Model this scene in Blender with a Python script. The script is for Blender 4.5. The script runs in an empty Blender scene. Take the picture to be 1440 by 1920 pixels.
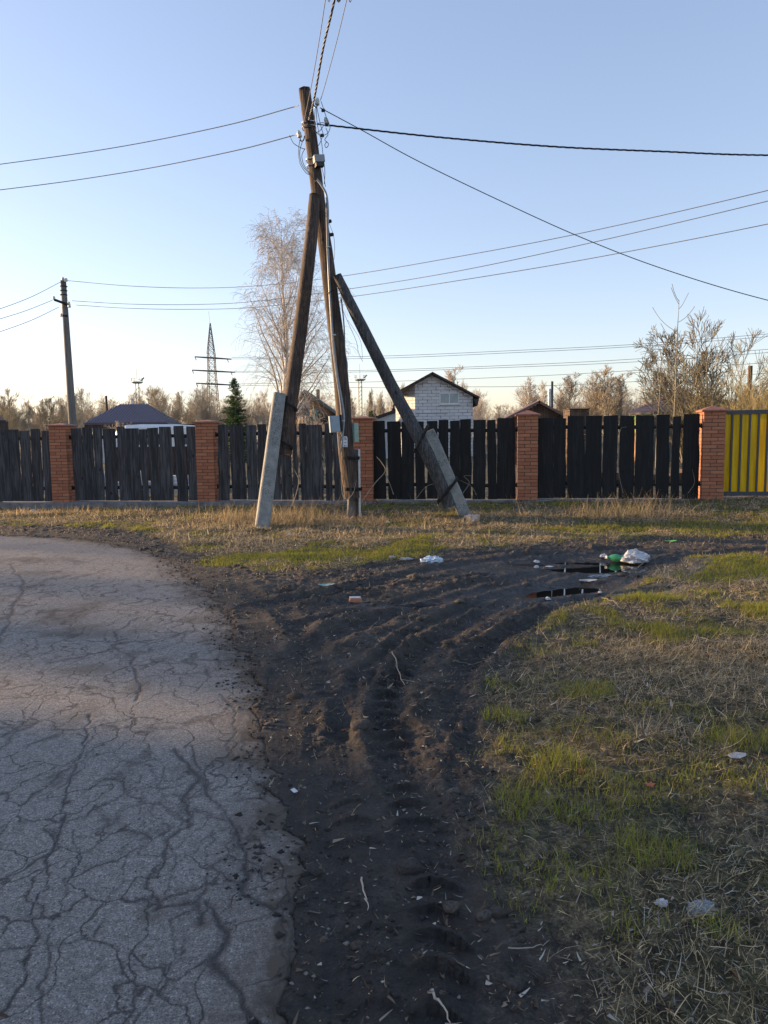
import bpy, math, random
import numpy as np
from mathutils import Vector, Matrix

scene = bpy.context.scene
COL = scene.collection
R = math.radians

# ------------------------------------------------------------------ camera
F = 1387.0            # focal length in photo pixels (1440 x 1920)
CAMZ = 1.5
TH = math.atan(0.101)
RO = 0.0115
fwd = np.array([0, math.cos(TH), -math.sin(TH)])
up0 = np.array([0, math.sin(TH), math.cos(TH)])
rt0 = np.array([1.0, 0, 0])
upv = up0 * math.cos(RO) + rt0 * math.sin(RO)
rtv = rt0 * math.cos(RO) - up0 * math.sin(RO)
CAM = np.array([0, 0, CAMZ])
cd = bpy.data.cameras.new('camera')
cam = bpy.data.objects.new('camera', cd)
COL.objects.link(cam)
m = Matrix(((rtv[0], upv[0], -fwd[0], 0), (rtv[1], upv[1], -fwd[1], 0), (rtv[2], upv[2], -fwd[2], CAMZ), (0, 0, 0, 1)))
cam.matrix_world = m
cd.sensor_fit = 'VERTICAL'
cd.sensor_height = 24.0
cd.lens = F / 1920 * 24.0
cd.clip_start = 0.05
cd.clip_end = 5000
scene.camera = cam

# ------------------------------------------------------------------ light
SUN_EL = R(8.8)
SUN_A = R(17.5)       # how far the sun stands forward of due left
SUN = np.array([-math.cos(SUN_A) * math.cos(SUN_EL), math.sin(SUN_A) * math.cos(SUN_EL), math.sin(SUN_EL)])
w = bpy.data.worlds.new("World")
scene.world = w
w.use_nodes = True
nt = w.node_tree
bg = nt.nodes['Background']
sky = nt.nodes.new('ShaderNodeTexSky')
sky.sky_type = 'NISHITA'
sky.sun_disc = False
sky.sun_elevation = SUN_EL
sky.sun_rotation = math.atan2(SUN[0], SUN[1])
sky.air_density = 1.0
sky.dust_density = 0.6
sky.ozone_density = 2.0
gm = nt.nodes.new('ShaderNodeGamma'); gm.inputs[1].default_value = 0.72
nt.links.new(sky.outputs[0], gm.inputs[0])
tint = nt.nodes.new('ShaderNodeMix'); tint.data_type = 'RGBA'; tint.blend_type = 'MULTIPLY'; tint.inputs[0].default_value = 1.0
tint.inputs[7].default_value = (1.05, 0.955, 1.04, 1)
nt.links.new(gm.outputs[0], tint.inputs[6]); nt.links.new(tint.outputs[2], bg.inputs[0])
bg.inputs[1].default_value = 0.14
sl = bpy.data.lights.new('sun', 'SUN')
sl.energy = 3.6
sl.angle = R(1.0)
sl.color = (1.0, 0.66, 0.35)
so = bpy.data.objects.new('sun', sl)
COL.objects.link(so)
so.rotation_euler = Vector(-SUN).to_track_quat('-Z', 'Y').to_euler()
scene.view_settings.view_transform = 'Standard'
scene.view_settings.look = 'None'
scene.view_settings.exposure = 1.7
scene.view_settings.gamma = 1.0
scene.cycles.max_bounces = 6
scene.cycles.transparent_max_bounces = 8

# ------------------------------------------------------------------ pixel -> world (photo pixels)
def ray(px, py):
    return fwd * F + rtv * (px - 720) - upv * (py - 960)
def P(px, py, Y):
    d = ray(px, py)
    return CAM + d * (Y / d[1])

# fence line and ground height
FA = P(124, 941, 16.0); FB = P(1330, 935, 13.9)
fdir = np.array([FB[0] - FA[0], FB[1] - FA[1]]); FLEN = float(np.hypot(*fdir)); fdir = fdir / FLEN
fnrm = np.array([fdir[1], -fdir[0]])        # towards the camera
if fnrm[1] > 0: fnrm = -fnrm
def fence_d(x, y):
    return (x - FA[0]) * fnrm[0] + (y - FA[1]) * fnrm[1]
def fence_z(x):
    return FA[2] + (FB[2] - FA[2]) * (x - FA[0]) / (FB[0] - FA[0])
def sstep(a, b, v):
    t = np.clip((v - a) / (b - a), 0, 1)
    return t * t * (3 - 2 * t)
def base_z(x, y):
    d = fence_d(x, y)
    amp = np.clip(0.16 + 0.0165 * x, 0.03, 0.3)
    return amp * sstep(3.6, 0.3, d)
def G(px, py):
    z = 0.0
    for _ in range(12):
        d = ray(px, py)
        t = (z - CAMZ) / d[2]
        p = CAM + d * t
        z = float(base_z(p[0], p[1]))
    return np.array([p[0], p[1], z])
def fence_pt(px, z=1.0):
    # point on the fence plane seen at column px (about height z)
    py = 860
    for _ in range(4):
        d = ray(px, py)
        t = ((FA[0] - 0) * fnrm[0] + (FA[1] - 0) * fnrm[1]) / (d[0] * fnrm[0] + d[1] * fnrm[1])
        p = CAM + d * t
        py += (p[2] - z) * F / p[1]
    return p
def fence_s(px, z=1.0):
    p = fence_pt(px, z)
    return (p[0] - FA[0]) * fdir[0] + (p[1] - FA[1]) * fdir[1]
def fpos(s, off=0.0):
    return np.array([FA[0] + fdir[0] * s + fnrm[0] * off, FA[1] + fdir[1] * s + fnrm[1] * off])

# ------------------------------------------------------------------ noise
_rs = np.random.RandomState(7)
_TAB = _rs.rand(256, 256)
def vnoise(x, y, s=0):
    x = x + s * 17.31; y = y + s * 9.77
    xi = np.floor(x).astype(np.int64); yi = np.floor(y).astype(np.int64)
    fx = x - xi; fy = y - yi
    fx = fx * fx * (3 - 2 * fx); fy = fy * fy * (3 - 2 * fy)
    x0 = xi & 255; x1 = (xi + 1) & 255; y0 = yi & 255; y1 = (yi + 1) & 255
    a = _TAB[x0, y0]; b = _TAB[x1, y0]; c = _TAB[x0, y1]; d = _TAB[x1, y1]
    return (a + (b - a) * fx) * (1 - fy) + (c + (d - c) * fx) * fy
def fbm(x, y, scale, octs=4, s=0, gain=0.5):
    v = 0; a = 1.0; t = 0; f = 1.0 / scale
    for o in range(octs):
        v = v + a * (vnoise(x * f, y * f, s + o * 3) - 0.5) * 2
        t += a; a *= gain; f *= 2.03
    return v / t
def pl_dist(x, y, pts):
    """distance to a polyline, the signed side and the running length"""
    best = np.full(x.shape, 1e9); run = np.zeros(x.shape); L = 0.0
    for i in range(len(pts) - 1):
        ax, ay = pts[i][0], pts[i][1]; bx, by = pts[i + 1][0], pts[i + 1][1]
        dx, dy = bx - ax, by - ay; l2 = dx * dx + dy * dy + 1e-12; l = math.sqrt(l2)
        t = np.clip(((x - ax) * dx + (y - ay) * dy) / l2, 0, 1)
        d = np.hypot(x - ax - t * dx, y - ay - t * dy)
        mk = d < best
        best = np.where(mk, d, best); run = np.where(mk, L + t * l, run)
        L += l
    return best, run, L
def poly_sdf(x, y, pts):
    """positive inside"""
    d, _, _ = pl_dist(x, y, list(pts) + [pts[0]])
    ins = np.zeros(x.shape, bool); n = len(pts)
    for i in range(n):
        ax, ay = pts[i][0], pts[i][1]; bx, by = pts[(i + 1) % n][0], pts[(i + 1) % n][1]
        if ay == by: continue
        c = ((ay > y) != (by > y)) & (x < (bx - ax) * (y - ay) / (by - ay) + ax)
        ins ^= c
    return np.where(ins, d, -d)

# ------------------------------------------------------------------ materials
def new_mat(name):
    m = bpy.data.materials.new(name); m.use_nodes = True
    t = m.node_tree; b = t.nodes['Principled BSDF']
    return m, t, b
def N(t, typ, **kw):
    n = t.nodes.new(typ)
    for k, v in kw.items():
        if k.startswith('i_'):
            n.inputs[k[2:].replace('_', ' ')].default_value = v
        else: setattr(n, k, v)
    return n
def ramp(t, fac, stops, interp='LINEAR'):
    r = t.nodes.new('ShaderNodeValToRGB'); r.color_ramp.interpolation = interp
    el = r.color_ramp.elements
    while len(el) < len(stops): el.new(0.5)
    for e, (p, c) in zip(el, stops):
        e.position = p
        if isinstance(c, (int, float)): c = (c, c, c)
        e.color = (c[0], c[1], c[2], 1)
    t.links.new(fac, r.inputs[0]); return r.outputs[0]
def mixc(t, fac, a, b, mode='MIX'):
    n = t.nodes.new('ShaderNodeMix'); n.data_type = 'RGBA'; n.blend_type = mode
    for s, v in ((0, fac), (6, a), (7, b)):
        if hasattr(v, 'links'): t.links.new(v, n.inputs[s])
        elif s == 0: n.inputs[0].default_value = v
        else: n.inputs[s].default_value = (v[0], v[1], v[2], 1)
    return n.outputs[2]
def math_n(t, op, a, b=0.0, clamp=False):
    n = t.nodes.new('ShaderNodeMath'); n.operation = op; n.use_clamp = clamp
    for s, v in ((0, a), (1, b)):
        if hasattr(v, 'links'): t.links.new(v, n.inputs[s])
        else: n.inputs[s].default_value = v
    return n.outputs[0]
def coords(t, scale=(1, 1, 1), kind='Object'):
    tc = t.nodes.new('ShaderNodeTexCoord'); mp = t.nodes.new('ShaderNodeMapping')
    mp.inputs['Scale'].default_value = scale
    t.links.new(tc.outputs[kind], mp.inputs[0]); return mp.outputs[0]
def noise(t, vec, scale, detail=4, rough=0.6, dist=0.0):
    n = N(t, 'ShaderNodeTexNoise'); n.inputs['Scale'].default_value = scale
    n.inputs['Detail'].default_value = detail; n.inputs['Roughness'].default_value = rough
    n.inputs['Distortion'].default_value = dist
    t.links.new(vec, n.inputs['Vector']); return n.outputs[0]
def bump(t, b, h, strength=0.4, dist=0.01, prev=None):
    n = N(t, 'ShaderNodeBump'); n.inputs['Strength'].default_value = strength; n.inputs['Distance'].default_value = dist
    t.links.new(h, n.inputs['Height'])
    if prev is not None: t.links.new(prev, n.inputs['Normal'])
    if b is not None: t.links.new(n.outputs[0], b.inputs['Normal'])
    return n.outputs[0]
def island(t):
    return t.nodes.new('ShaderNodeNewGeometry').outputs['Random Per Island']
def attr(t, name, out='Fac'):
    a = t.nodes.new('ShaderNodeAttribute'); a.attribute_name = name; return a.outputs[out]

def simple(name, c1, c2=None, scale=8.0, rough=0.8, bstr=0.3, bd=0.01, stretch=(1, 1, 1), metallic=0.0, isl=0.0, detail=5, contrast=(0.3, 0.7)):
    m, t, b = new_mat(name)
    c2 = c2 or tuple(min(1, v * 1.3) for v in c1)
    v = coords(t, stretch)
    n = noise(t, v, scale, detail)
    c = ramp(t, n, [(contrast[0], c1), (contrast[1], c2)])
    if isl > 0:
        f = ramp(t, island(t), [(0, 1 - isl), (1, 1 + isl)])
        c = mixc(t, 1.0, c, f, 'MULTIPLY')
    t.links.new(c, b.inputs['Base Color'])
    b.inputs['Roughness'].default_value = rough; b.inputs['Metallic'].default_value = metallic
    if bstr > 0: bump(t, b, n, bstr, bd)
    return m

M = {}
def wood_mat(name, c1, c2, grain=9.0, isl=0.35, rough=0.8, bstr=0.5, moss=0):
    m, t, b = new_mat(name)
    v = coords(t, (grain, grain, 0.6))
    n = noise(t, v, 3.0, 8, 0.65, 0.6)
    n2 = noise(t, coords(t, (1, 1, 1)), 2.2, 3)
    c = ramp(t, n, [(0.40, tuple(.6 * x for x in c1)), (0.47, c1), (0.60, c2)])
    c = mixc(t, ramp(t, n2, [(0.35, 0.0), (0.7, 0.55)]), c, tuple(0.55 * x for x in c1))
    vk = N(t, 'ShaderNodeTexVoronoi'); vk.inputs['Scale'].default_value = 1.0
    t.links.new(coords(t, (3.0, 3.0, 2.1)), vk.inputs['Vector'])
    c = mixc(t, ramp(t, vk.outputs['Distance'], [(0.04, 1.0), (0.10, 0.0)]), c, tuple(0.3 * x for x in c1))
    f = ramp(t, island(t), [(0, 1 - isl), (1, 1 + isl)])
    c = mixc(t, 1.0, c, f, 'MULTIPLY')
    t.links.new(c, b.inputs['Base Color']); b.inputs['Roughness'].default_value = rough
    bump(t, b, n, bstr, 0.012)
    return m
M['board_grey'] = wood_mat('weathered_grey_board', (0.036, 0.036, 0.038), (0.088, 0.087, 0.090))
M['board_black'] = wood_mat('blackened_board', (0.0045, 0.0045, 0.005), (0.013, 0.013, 0.014))
M['pole_wood'] = wood_mat('old_pole_wood', (0.050, 0.034, 0.027), (0.155, 0.108, 0.082), 22, 0.0, 0.85, 0.9)
M['pole_grey'] = wood_mat('grey_pole_wood', (0.045, 0.046, 0.05), (0.14, 0.135, 0.13), 22, 0.0, 0.85, 0.9)
M['brown_wood'] = wood_mat('brown_wood', (0.07, 0.045, 0.03), (0.17, 0.11, 0.075), 8)
M['dark_wood'] = wood_mat('dark_wood', (0.03, 0.02, 0.016), (0.09, 0.06, 0.045), 8)
M['tan_wood'] = wood_mat('tan_wood', (0.30, 0.17, 0.09), (0.48, 0.30, 0.17), 6)

def brick_mat():
    m, t, b = new_mat('red_brick')
    c = ramp(t, island(t), [(0.0, (0.16, 0.060, 0.036)), (0.08, (0.36, 0.13, 0.065)), (0.6, (0.43, 0.165, 0.080)), (1.0, (0.50, 0.20, 0.10))])
    n = noise(t, coords(t), 30, 5)
    c = mixc(t, ramp(t, n, [(0.35, 0.0), (0.75, 0.45)]), c, (0.20, 0.10, 0.08))
    t.links.new(c, b.inputs['Base Color']); b.inputs['Roughness'].default_value = 0.85
    bump(t, b, n, 0.4, 0.006); return m
M['brick'] = brick_mat()
M['mortar'] = simple('mortar', (0.05, 0.035, 0.03), (0.10, 0.075, 0.06), 40)
M['cap'] = simple('pillar_cap', (0.20, 0.075, 0.05), (0.34, 0.15, 0.10), 12, 0.7, 0.3)
M['concrete'] = simple('concrete', (0.21, 0.215, 0.21), (0.36, 0.36, 0.345), 9, 0.9, 0.5, 0.01, detail=9, contrast=(0.25, 0.75))
def stub_mat():
    m, t, b = new_mat('pitted_concrete')
    n = noise(t, coords(t), 7, 9, 0.7)
    c = ramp(t, n, [(0.30, (0.16, 0.17, 0.17)), (0.70, (0.34, 0.345, 0.33))])
    pit = noise(t, coords(t), 60, 3, 0.8)
    msk = noise(t, coords(t), 2.3, 2)
    k = math_n(t, 'MULTIPLY', ramp(t, pit, [(0.54, 0.0), (0.60, 1.0)]), ramp(t, msk, [(0.45, 0.08), (0.55, 1.0)]))
    c = mixc(t, k, c, (0.03, 0.03, 0.032))
    t.links.new(c, b.inputs['Base Color']); b.inputs['Roughness'].default_value = 0.92
    bump(t, b, pit, 0.5, 0.006); return m
M['stub'] = stub_mat()
M['plinth'] = simple('plinth_concrete', (0.10, 0.10, 0.105), (0.24, 0.24, 0.24), 6, 0.95, 0.6, 0.02, detail=9)
M['metal_dark'] = simple('dark_metal', (0.012, 0.012, 0.014), (0.03, 0.028, 0.026), 30, 0.6, 0.1, metallic=0.5)
M['gate_frame'] = simple('gate_paint', (0.042, 0.050, 0.066), (0.055, 0.065, 0.082), 20, 0.45, 0.05)
M['galv'] = simple('galvanised', (0.42, 0.43, 0.45), (0.62, 0.63, 0.65), 25, 0.4, 0.1, metallic=0.6)
M['porcelain'] = simple('porcelain', (0.42, 0.44, 0.40), (0.6, 0.62, 0.58), 15, 0.3, 0.0)
M['box_grey'] = simple('meter_box_paint', (0.24, 0.31, 0.37), (0.30, 0.37, 0.43), 10, 0.5, 0.05)
M['box_green'] = simple('green_box_paint', (0.22, 0.33, 0.28), (0.32, 0.44, 0.38), 10, 0.5, 0.05)
M['box_plastic'] = simple('junction_plastic', (0.22, 0.25, 0.27), (0.30, 0.33, 0.35), 10, 0.5, 0.05)
M['conduit'] = simple('grey_conduit', (0.20, 0.22, 0.25), (0.30, 0.32, 0.35), 30, 0.4, 0.1)
M['rubber'] = simple('black_cable', (0.010, 0.011, 0.014), (0.02, 0.021, 0.026), 30, 0.5, 0.0)
M['blue_cable'] = simple('blue_cable', (0.01, 0.02, 0.07), (0.02, 0.03, 0.10), 30, 0.5, 0.0)
M['alu'] = simple('aluminium_wire', (0.10, 0.105, 0.12), (0.16, 0.165, 0.18), 30, 0.5, 0.0)
M['farwire'] = simple('far_wire', (0.12, 0.13, 0.16), (0.16, 0.17, 0.20), 30, 0.6, 0.0)
M['white_plastic'] = simple('white_plastic', (0.60, 0.62, 0.64), (0.74, 0.75, 0.76), 6, 0.45, 0.15)
M['plate'] = simple('plate_enamel', (0.55, 0.58, 0.60), (0.66, 0.68, 0.70), 6, 0.4, 0.0)
M['ink'] = simple('plate_ink', (0.02, 0.025, 0.04), (0.03, 0.035, 0.05), 6, 0.5, 0.0)
M['roof_purple'] = simple('purple_metal_roof', (0.075, 0.058, 0.085), (0.095, 0.075, 0.105), 3, 0.4, 0.0)
M['roof_brown'] = simple('brown_sheet_roof', (0.11, 0.065, 0.06), (0.17, 0.10, 0.09), 3, 0.6, 0.1)
M['roof_slate'] = simple('grey_slate_roof', (0.08, 0.085, 0.075), (0.16, 0.165, 0.15), 5, 0.9, 0.3)
M['roof_dark'] = simple('dark_roof', (0.030, 0.022, 0.022), (0.06, 0.045, 0.045), 5, 0.8, 0.2)
M['wall_white'] = simple('whitewash', (0.42, 0.44, 0.46), (0.55, 0.56, 0.57), 4, 0.9, 0.2)
M['wall_green'] = simple('green_paint', (0.10, 0.38, 0.10), (0.16, 0.50, 0.16), 6, 0.7, 0.1)
M['wall_lime'] = simple('lime_paint', (0.42, 0.45, 0.07), (0.58, 0.60, 0.12), 6, 0.7, 0.1)
M['wall_teal'] = simple('teal_paint', (0.02, 0.13, 0.11), (0.05, 0.22, 0.18), 6, 0.7, 0.1)
M['curtain'] = simple('curtain', (0.35, 0.36, 0.38), (0.6, 0.6, 0.6), 3, 0.9, 0.0)
M['glass_dark'] = simple('window_glass', (0.06, 0.09, 0.13), (0.10, 0.14, 0.19), 2, 0.08, 0.0)
M['glass_pale'] = simple('pale_window_glass', (0.20, 0.28, 0.38), (0.34, 0.38, 0.36), 2, 0.12, 0.0)
M['lattice'] = simple('rusty_lattice', (0.16, 0.09, 0.06), (0.34, 0.24, 0.19), 0.3, 0.8, 0.0)
M['lattice_grey'] = simple('grey_lattice', (0.10, 0.10, 0.09), (0.16, 0.15, 0.14), 0.3, 0.8, 0.0)
M['mast'] = simple('pale_mast', (0.28, 0.30, 0.28), (0.42, 0.44, 0.42), 0.5, 0.7, 0.0)
M['water'] = None
def water_mat():
    m, t, b = new_mat('puddle_water')
    b.inputs['Base Color'].default_value = (0.006, 0.006, 0.006, 1); b.inputs['Roughness'].default_value = 0.015
    b.inputs['IOR'].default_value = 1.33; b.inputs['Specular IOR Level'].default_value = 0.55
    n = noise(t, coords(t), 9, 2)
    bump(t, b, n, 0.02, 0.002); return m
M['water'] = water_mat()
def poly_yellow():
    m, t, b = new_mat('yellow_polycarbonate')
    b.inputs['Roughness'].default_value = 0.35
    n = noise(t, coords(t, (14, 14, 1.2)), 1.0, 3)
    c = ramp(t, n, [(0.3, (0.66, 0.46, 0.008)), (0.7, (0.92, 0.72, 0.02))])
    t.links.new(c, b.inputs['Base Color'])
    tr = N(t, 'ShaderNodeBsdfTranslucent'); t.links.new(c, tr.inputs[0])
    mx = N(t, 'ShaderNodeMixShader'); mx.inputs[0].default_value = 0.55
    t.links.new(b.outputs[0], mx.inputs[1]); t.links.new(tr.outputs[0], mx.inputs[2])
    t.links.new(mx.outputs[0], t.nodes['Material Output'].inputs[0]); return m
M['yellow'] = poly_yellow()
def block_mat():
    m, t, b = new_mat('aerated_block_wall')
    v = coords(t, (1, 1, 1), 'UV')
    br = N(t, 'ShaderNodeTexBrick'); t.links.new(v, br.inputs['Vector'])
    br.inputs['Color1'].default_value = (0.60, 0.59, 0.60, 1); br.inputs['Color2'].default_value = (0.70, 0.69, 0.69, 1)
    br.inputs['Mortar'].default_value = (0.33, 0.33, 0.34, 1)
    br.inputs['Scale'].default_value = 1.0; br.inputs['Brick Width'].default_value = 0.62; br.inputs['Row Height'].default_value = 0.225
    br.inputs['Mortar Size'].default_value = 0.018; br.inputs['Bias'].default_value = -0.1
    n = noise(t, v, 1.5, 4)
    c = mixc(t, ramp(t, n, [(0.45, 0.0), (0.7, 0.2)]), br.outputs[0], (0.38, 0.38, 0.40))
    # a few darker joints
    n2 = noise(t, v, 2.4, 1)
    k = math_n(t, 'MULTIPLY', br.outputs[1], ramp(t, n2, [(0.55, 0.0), (0.6, 1.0)]))
    c = mixc(t, k, c, (0.10, 0.10, 0.11))
    t.links.new(c, b.inputs['Base Color']); b.inputs['Roughness'].default_value = 0.95
    bump(t, b, br.outputs[1], 0.3, -0.01); return m
M['block'] = block_mat()
def leafmat(name, rough=0.7, trans=0.35):
    m, t, b = new_mat(name)
    c = attr(t, 'col', 'Color'); t.links.new(c, b.inputs['Base Color']); b.inputs['Roughness'].default_value = rough
    b.inputs['Specular IOR Level'].default_value = 0.25
    tr = N(t, 'ShaderNodeBsdfTranslucent'); t.links.new(c, tr.inputs[0])
    mx = N(t, 'ShaderNodeMixShader'); mx.inputs[0].default_value = trans
    t.links.new(b.outputs[0], mx.inputs[1]); t.links.new(tr.outputs[0], mx.inputs[2])
    t.links.new(mx.outputs[0], t.nodes['Material Output'].inputs[0]); return m
M['blade'] = leafmat('grass_blade', .7, .45)
M['chips'] = leafmat('leaf_litter', 0.8, 0.15)
M['needle'] = leafmat('spruce_needles', 0.7, 0.2)
M['bark_tan'] = simple('tan_twigs', (0.23, 0.195, 0.145), (0.42, 0.36, 0.275), 0.6, 0.9, 0.0)
M['bark_pink'] = simple('pinkish_twigs', (0.32, 0.27, 0.215), (0.54, 0.46, 0.38), 0.6, 0.9, 0.0)
M['bark_grey'] = simple('grey_twigs', (0.14, 0.125, 0.09), (0.26, 0.235, 0.17), 0.6, 0.9, 0.0)
M['bark_ochre'] = simple('ochre_twigs', (0.21, 0.18, 0.09), (0.36, 0.30, 0.16), 0.6, 0.9, 0.0)
M['bark_birch'] = simple('birch_bark', (0.40, 0.35, 0.30), (0.66, 0.61, 0.55), 2.0, 0.8, 0.0)
M['twig_birch'] = simple('birch_twigs', (0.32, 0.29, 0.26), (0.50, 0.46, 0.42), 1.0, 0.9, 0.0)

# ------------------------------------------------------------------ mesh helpers
def set_props(o, label=None, cat=None, group=None, kind=None):
    if label: o['label'] = label
    if cat: o['category'] = cat
    if group: o['group'] = group
    if kind: o['kind'] = kind
    return o
def link(o, parent=None):
    COL.objects.link(o)
    if parent is not None: o.parent = parent
    return o
def empty(name, loc, label, cat, group=None):
    o = bpy.data.objects.new(name, None); o.empty_display_size = 0.2
    COL.objects.link(o); o.location = loc
    return set_props(o, label, cat, group)

class MB:
    def __init__(s): s.v = []; s.f = []; s.m = []; s.n = 0; s.uv = None
    def add(s, v, f, mi=0):
        v = np.asarray(v, float); s.v.append(v)
        for q in f: s.f.append(tuple(int(i) + s.n for i in q)); s.m.append(mi)
        s.n += len(v); return s
    def box(s, x0, x1, y0, y1, z0, z1, mi=0, T=None):
        v = np.array([(x, y, z) for z in (z0, z1) for y in (y0, y1) for x in (x0, x1)], float)
        if T is not None: v = T(v)
        return s.add(v, [(0, 2, 3, 1), (4, 5, 7, 6), (0, 1, 5, 4), (2, 6, 7, 3), (0, 4, 6, 2), (1, 3, 7, 5)], mi)
    def beam(s, a, b, wx, wy, mi=0, side=(1, 0, 0), tw=1.0):
        a = np.asarray(a, float); b = np.asarray(b, float); d = b - a; d = d / np.linalg.norm(d)
        sx = np.asarray(side, float); sx = sx - d * np.dot(sx, d); sx /= np.linalg.norm(sx); sy = np.cross(d, sx)
        v = []
        for p, k in ((a, 1.0), (b, tw)):
            for i, j in ((-1, -1), (1, -1), (1, 1), (-1, 1)): v.append(p + sx * i * wx / 2 * k + sy * j * wy / 2 * k)
        return s.add(v, [(3, 2, 1, 0), (4, 5, 6, 7), (0, 1, 5, 4), (1, 2, 6, 5), (2, 3, 7, 6), (3, 0, 4, 7)], mi)
    def tube(s, pts, rad, k=8, mi=0, cap=True, wob=0.0, rng=None):
        pts = np.asarray(pts, float); n = len(pts)
        rad = np.full(n, rad) if np.isscalar(rad) else np.asarray(rad, float)
        tan = np.gradient(pts, axis=0); tan /= np.linalg.norm(tan, axis=1)[:, None] + 1e-12
        ref = np.array([0, 1.0, 0]) if abs(tan[0][1]) < 0.8 else np.array([1.0, 0, 0])
        v = []; 
        prof = np.zeros(k) if rng is None else rng.randn(k) * wob
        for i in range(n):
            a = np.cross(tan[i], ref); a /= np.linalg.norm(a); b = np.cross(tan[i], a)
            for j in range(k):
                th = 2 * math.pi * j / k
                r = rad[i] * (1 + prof[j] + (0 if rng is None else rng.randn() * wob * 0.35))
                v.append(pts[i] + a * math.cos(th) * r + b * math.sin(th) * r)
        f = [(i * k + j, i * k + (j + 1) % k, (i + 1) * k + (j + 1) % k, (i + 1) * k + j) for i in range(n - 1) for j in range(k)]
        if cap: f += [tuple(range(k)), tuple(reversed(range((n - 1) * k, n * k)))]
        return s.add(v, f, mi)
    def lathe(s, prof, k=12, c=(0, 0, 0), axis=(0, 0, 1), mi=0):
        ax = np.asarray(axis, float); ax /= np.linalg.norm(ax)
        ref = np.array([0, 0, 1.0]) if abs(ax[2]) < 0.9 else np.array([1.0, 0, 0])
        a = np.cross(ax, ref); a /= np.linalg.norm(a); b = np.cross(ax, a)
        v = [np.asarray(c) + ax * z + (a * math.cos(2 * math.pi * j / k) + b * math.sin(2 * math.pi * j / k)) * r for r, z in prof for j in range(k)]
        f = [(i * k + j, i * k + (j + 1) % k, (i + 1) * k + (j + 1) % k, (i + 1) * k + j) for i in range(len(prof) - 1) for j in range(k)]
        f += [tuple(range(k)), tuple(reversed(range((len(prof) - 1) * k, len(prof) * k)))]
        return s.add(v, f, mi)
    def build(s, name, mats, parent=None, smooth=False, loc=None, world=True):
        """vertices are world coordinates; they are stored relative to loc / the parent's location"""
        V = np.concatenate(s.v); me = bpy.data.meshes.new(name)
        off = np.zeros(3)
        q = parent; 
        while q is not None: off = off + np.array(q.location); q = q.parent
        if loc is not None: off = off + np.asarray(loc)
        if not world: off = np.zeros(3)
        me.from_pydata((V - off).tolist(), [], s.f)
        for mm in (mats if isinstance(mats, (list, tuple)) else [mats]): me.materials.append(mm)
        me.polygons.foreach_set('material_index', s.m)
        if smooth: me.polygons.foreach_set('use_smooth', [True] * len(s.f))
        me.update()
        o = bpy.data.objects.new(name, me); link(o, parent)
        if loc is not None: o.location = loc
        return o
def fix_normals(o):
    import bmesh
    bm = bmesh.new(); bm.from_mesh(o.data); bmesh.ops.recalc_face_normals(bm, faces=bm.faces); bm.to_mesh(o.data); bm.free(); return o
def np_mesh(name, V, Q, mats, smooth=False, attrs=None, cols=None, mi=None):
    """V (n,3), Q (m,k) faces all with the same corner count"""
    me = bpy.data.meshes.new(name); V = np.asarray(V, np.float32); Q = np.asarray(Q, np.int32); k = Q.shape[1]
    me.vertices.add(len(V)); me.vertices.foreach_set('co', V.ravel())
    me.loops.add(Q.size); me.loops.foreach_set('vertex_index', Q.ravel())
    me.polygons.add(len(Q)); me.polygons.foreach_set('loop_start', np.arange(0, Q.size, k, dtype=np.int32))
    try: me.polygons.foreach_set('loop_total', np.full(len(Q), k, np.int32))
    except Exception: pass
    if smooth: me.polygons.foreach_set('use_smooth', np.ones(len(Q), bool))
    for mm in mats: me.materials.append(mm)
    if mi is not None: me.polygons.foreach_set('material_index', np.asarray(mi, np.int32))
    me.update(calc_edges=True)
    for nme, a in (attrs or {}).items():
        at = me.attributes.new(nme, 'FLOAT', 'POINT'); at.data.foreach_set('value', np.asarray(a, np.float32))
    if cols is not None:
        at = me.attributes.new('col', 'FLOAT_COLOR', 'POINT')
        c = np.ones((len(V), 4), np.float32); c[:, :3] = cols; at.data.foreach_set('color', c.ravel())
    o = bpy.data.objects.new(name, me); COL.objects.link(o); return o
def smooth_path(pts, n=8):
    pts = [np.asarray(p, float) for p in pts]
    if len(pts) < 3: return [pts[0] + (pts[1] - pts[0]) * t for t in np.linspace(0, 1, n + 1)]
    q = [2 * pts[0] - pts[1]] + pts + [2 * pts[-1] - pts[-2]]; out = []
    for i in range(1, len(q) - 2):
        for t in np.linspace(0, 1, n, endpoint=False):
            a, b, c, d = q[i - 1], q[i], q[i + 1], q[i + 2]
            out.append(0.5 * (2 * b + (c - a) * t + (2 * a - 5 * b + 4 * c - d) * t * t + (3 * b - a - 3 * c + d) * t ** 3))
    out.append(pts[-1]); return out

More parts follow.
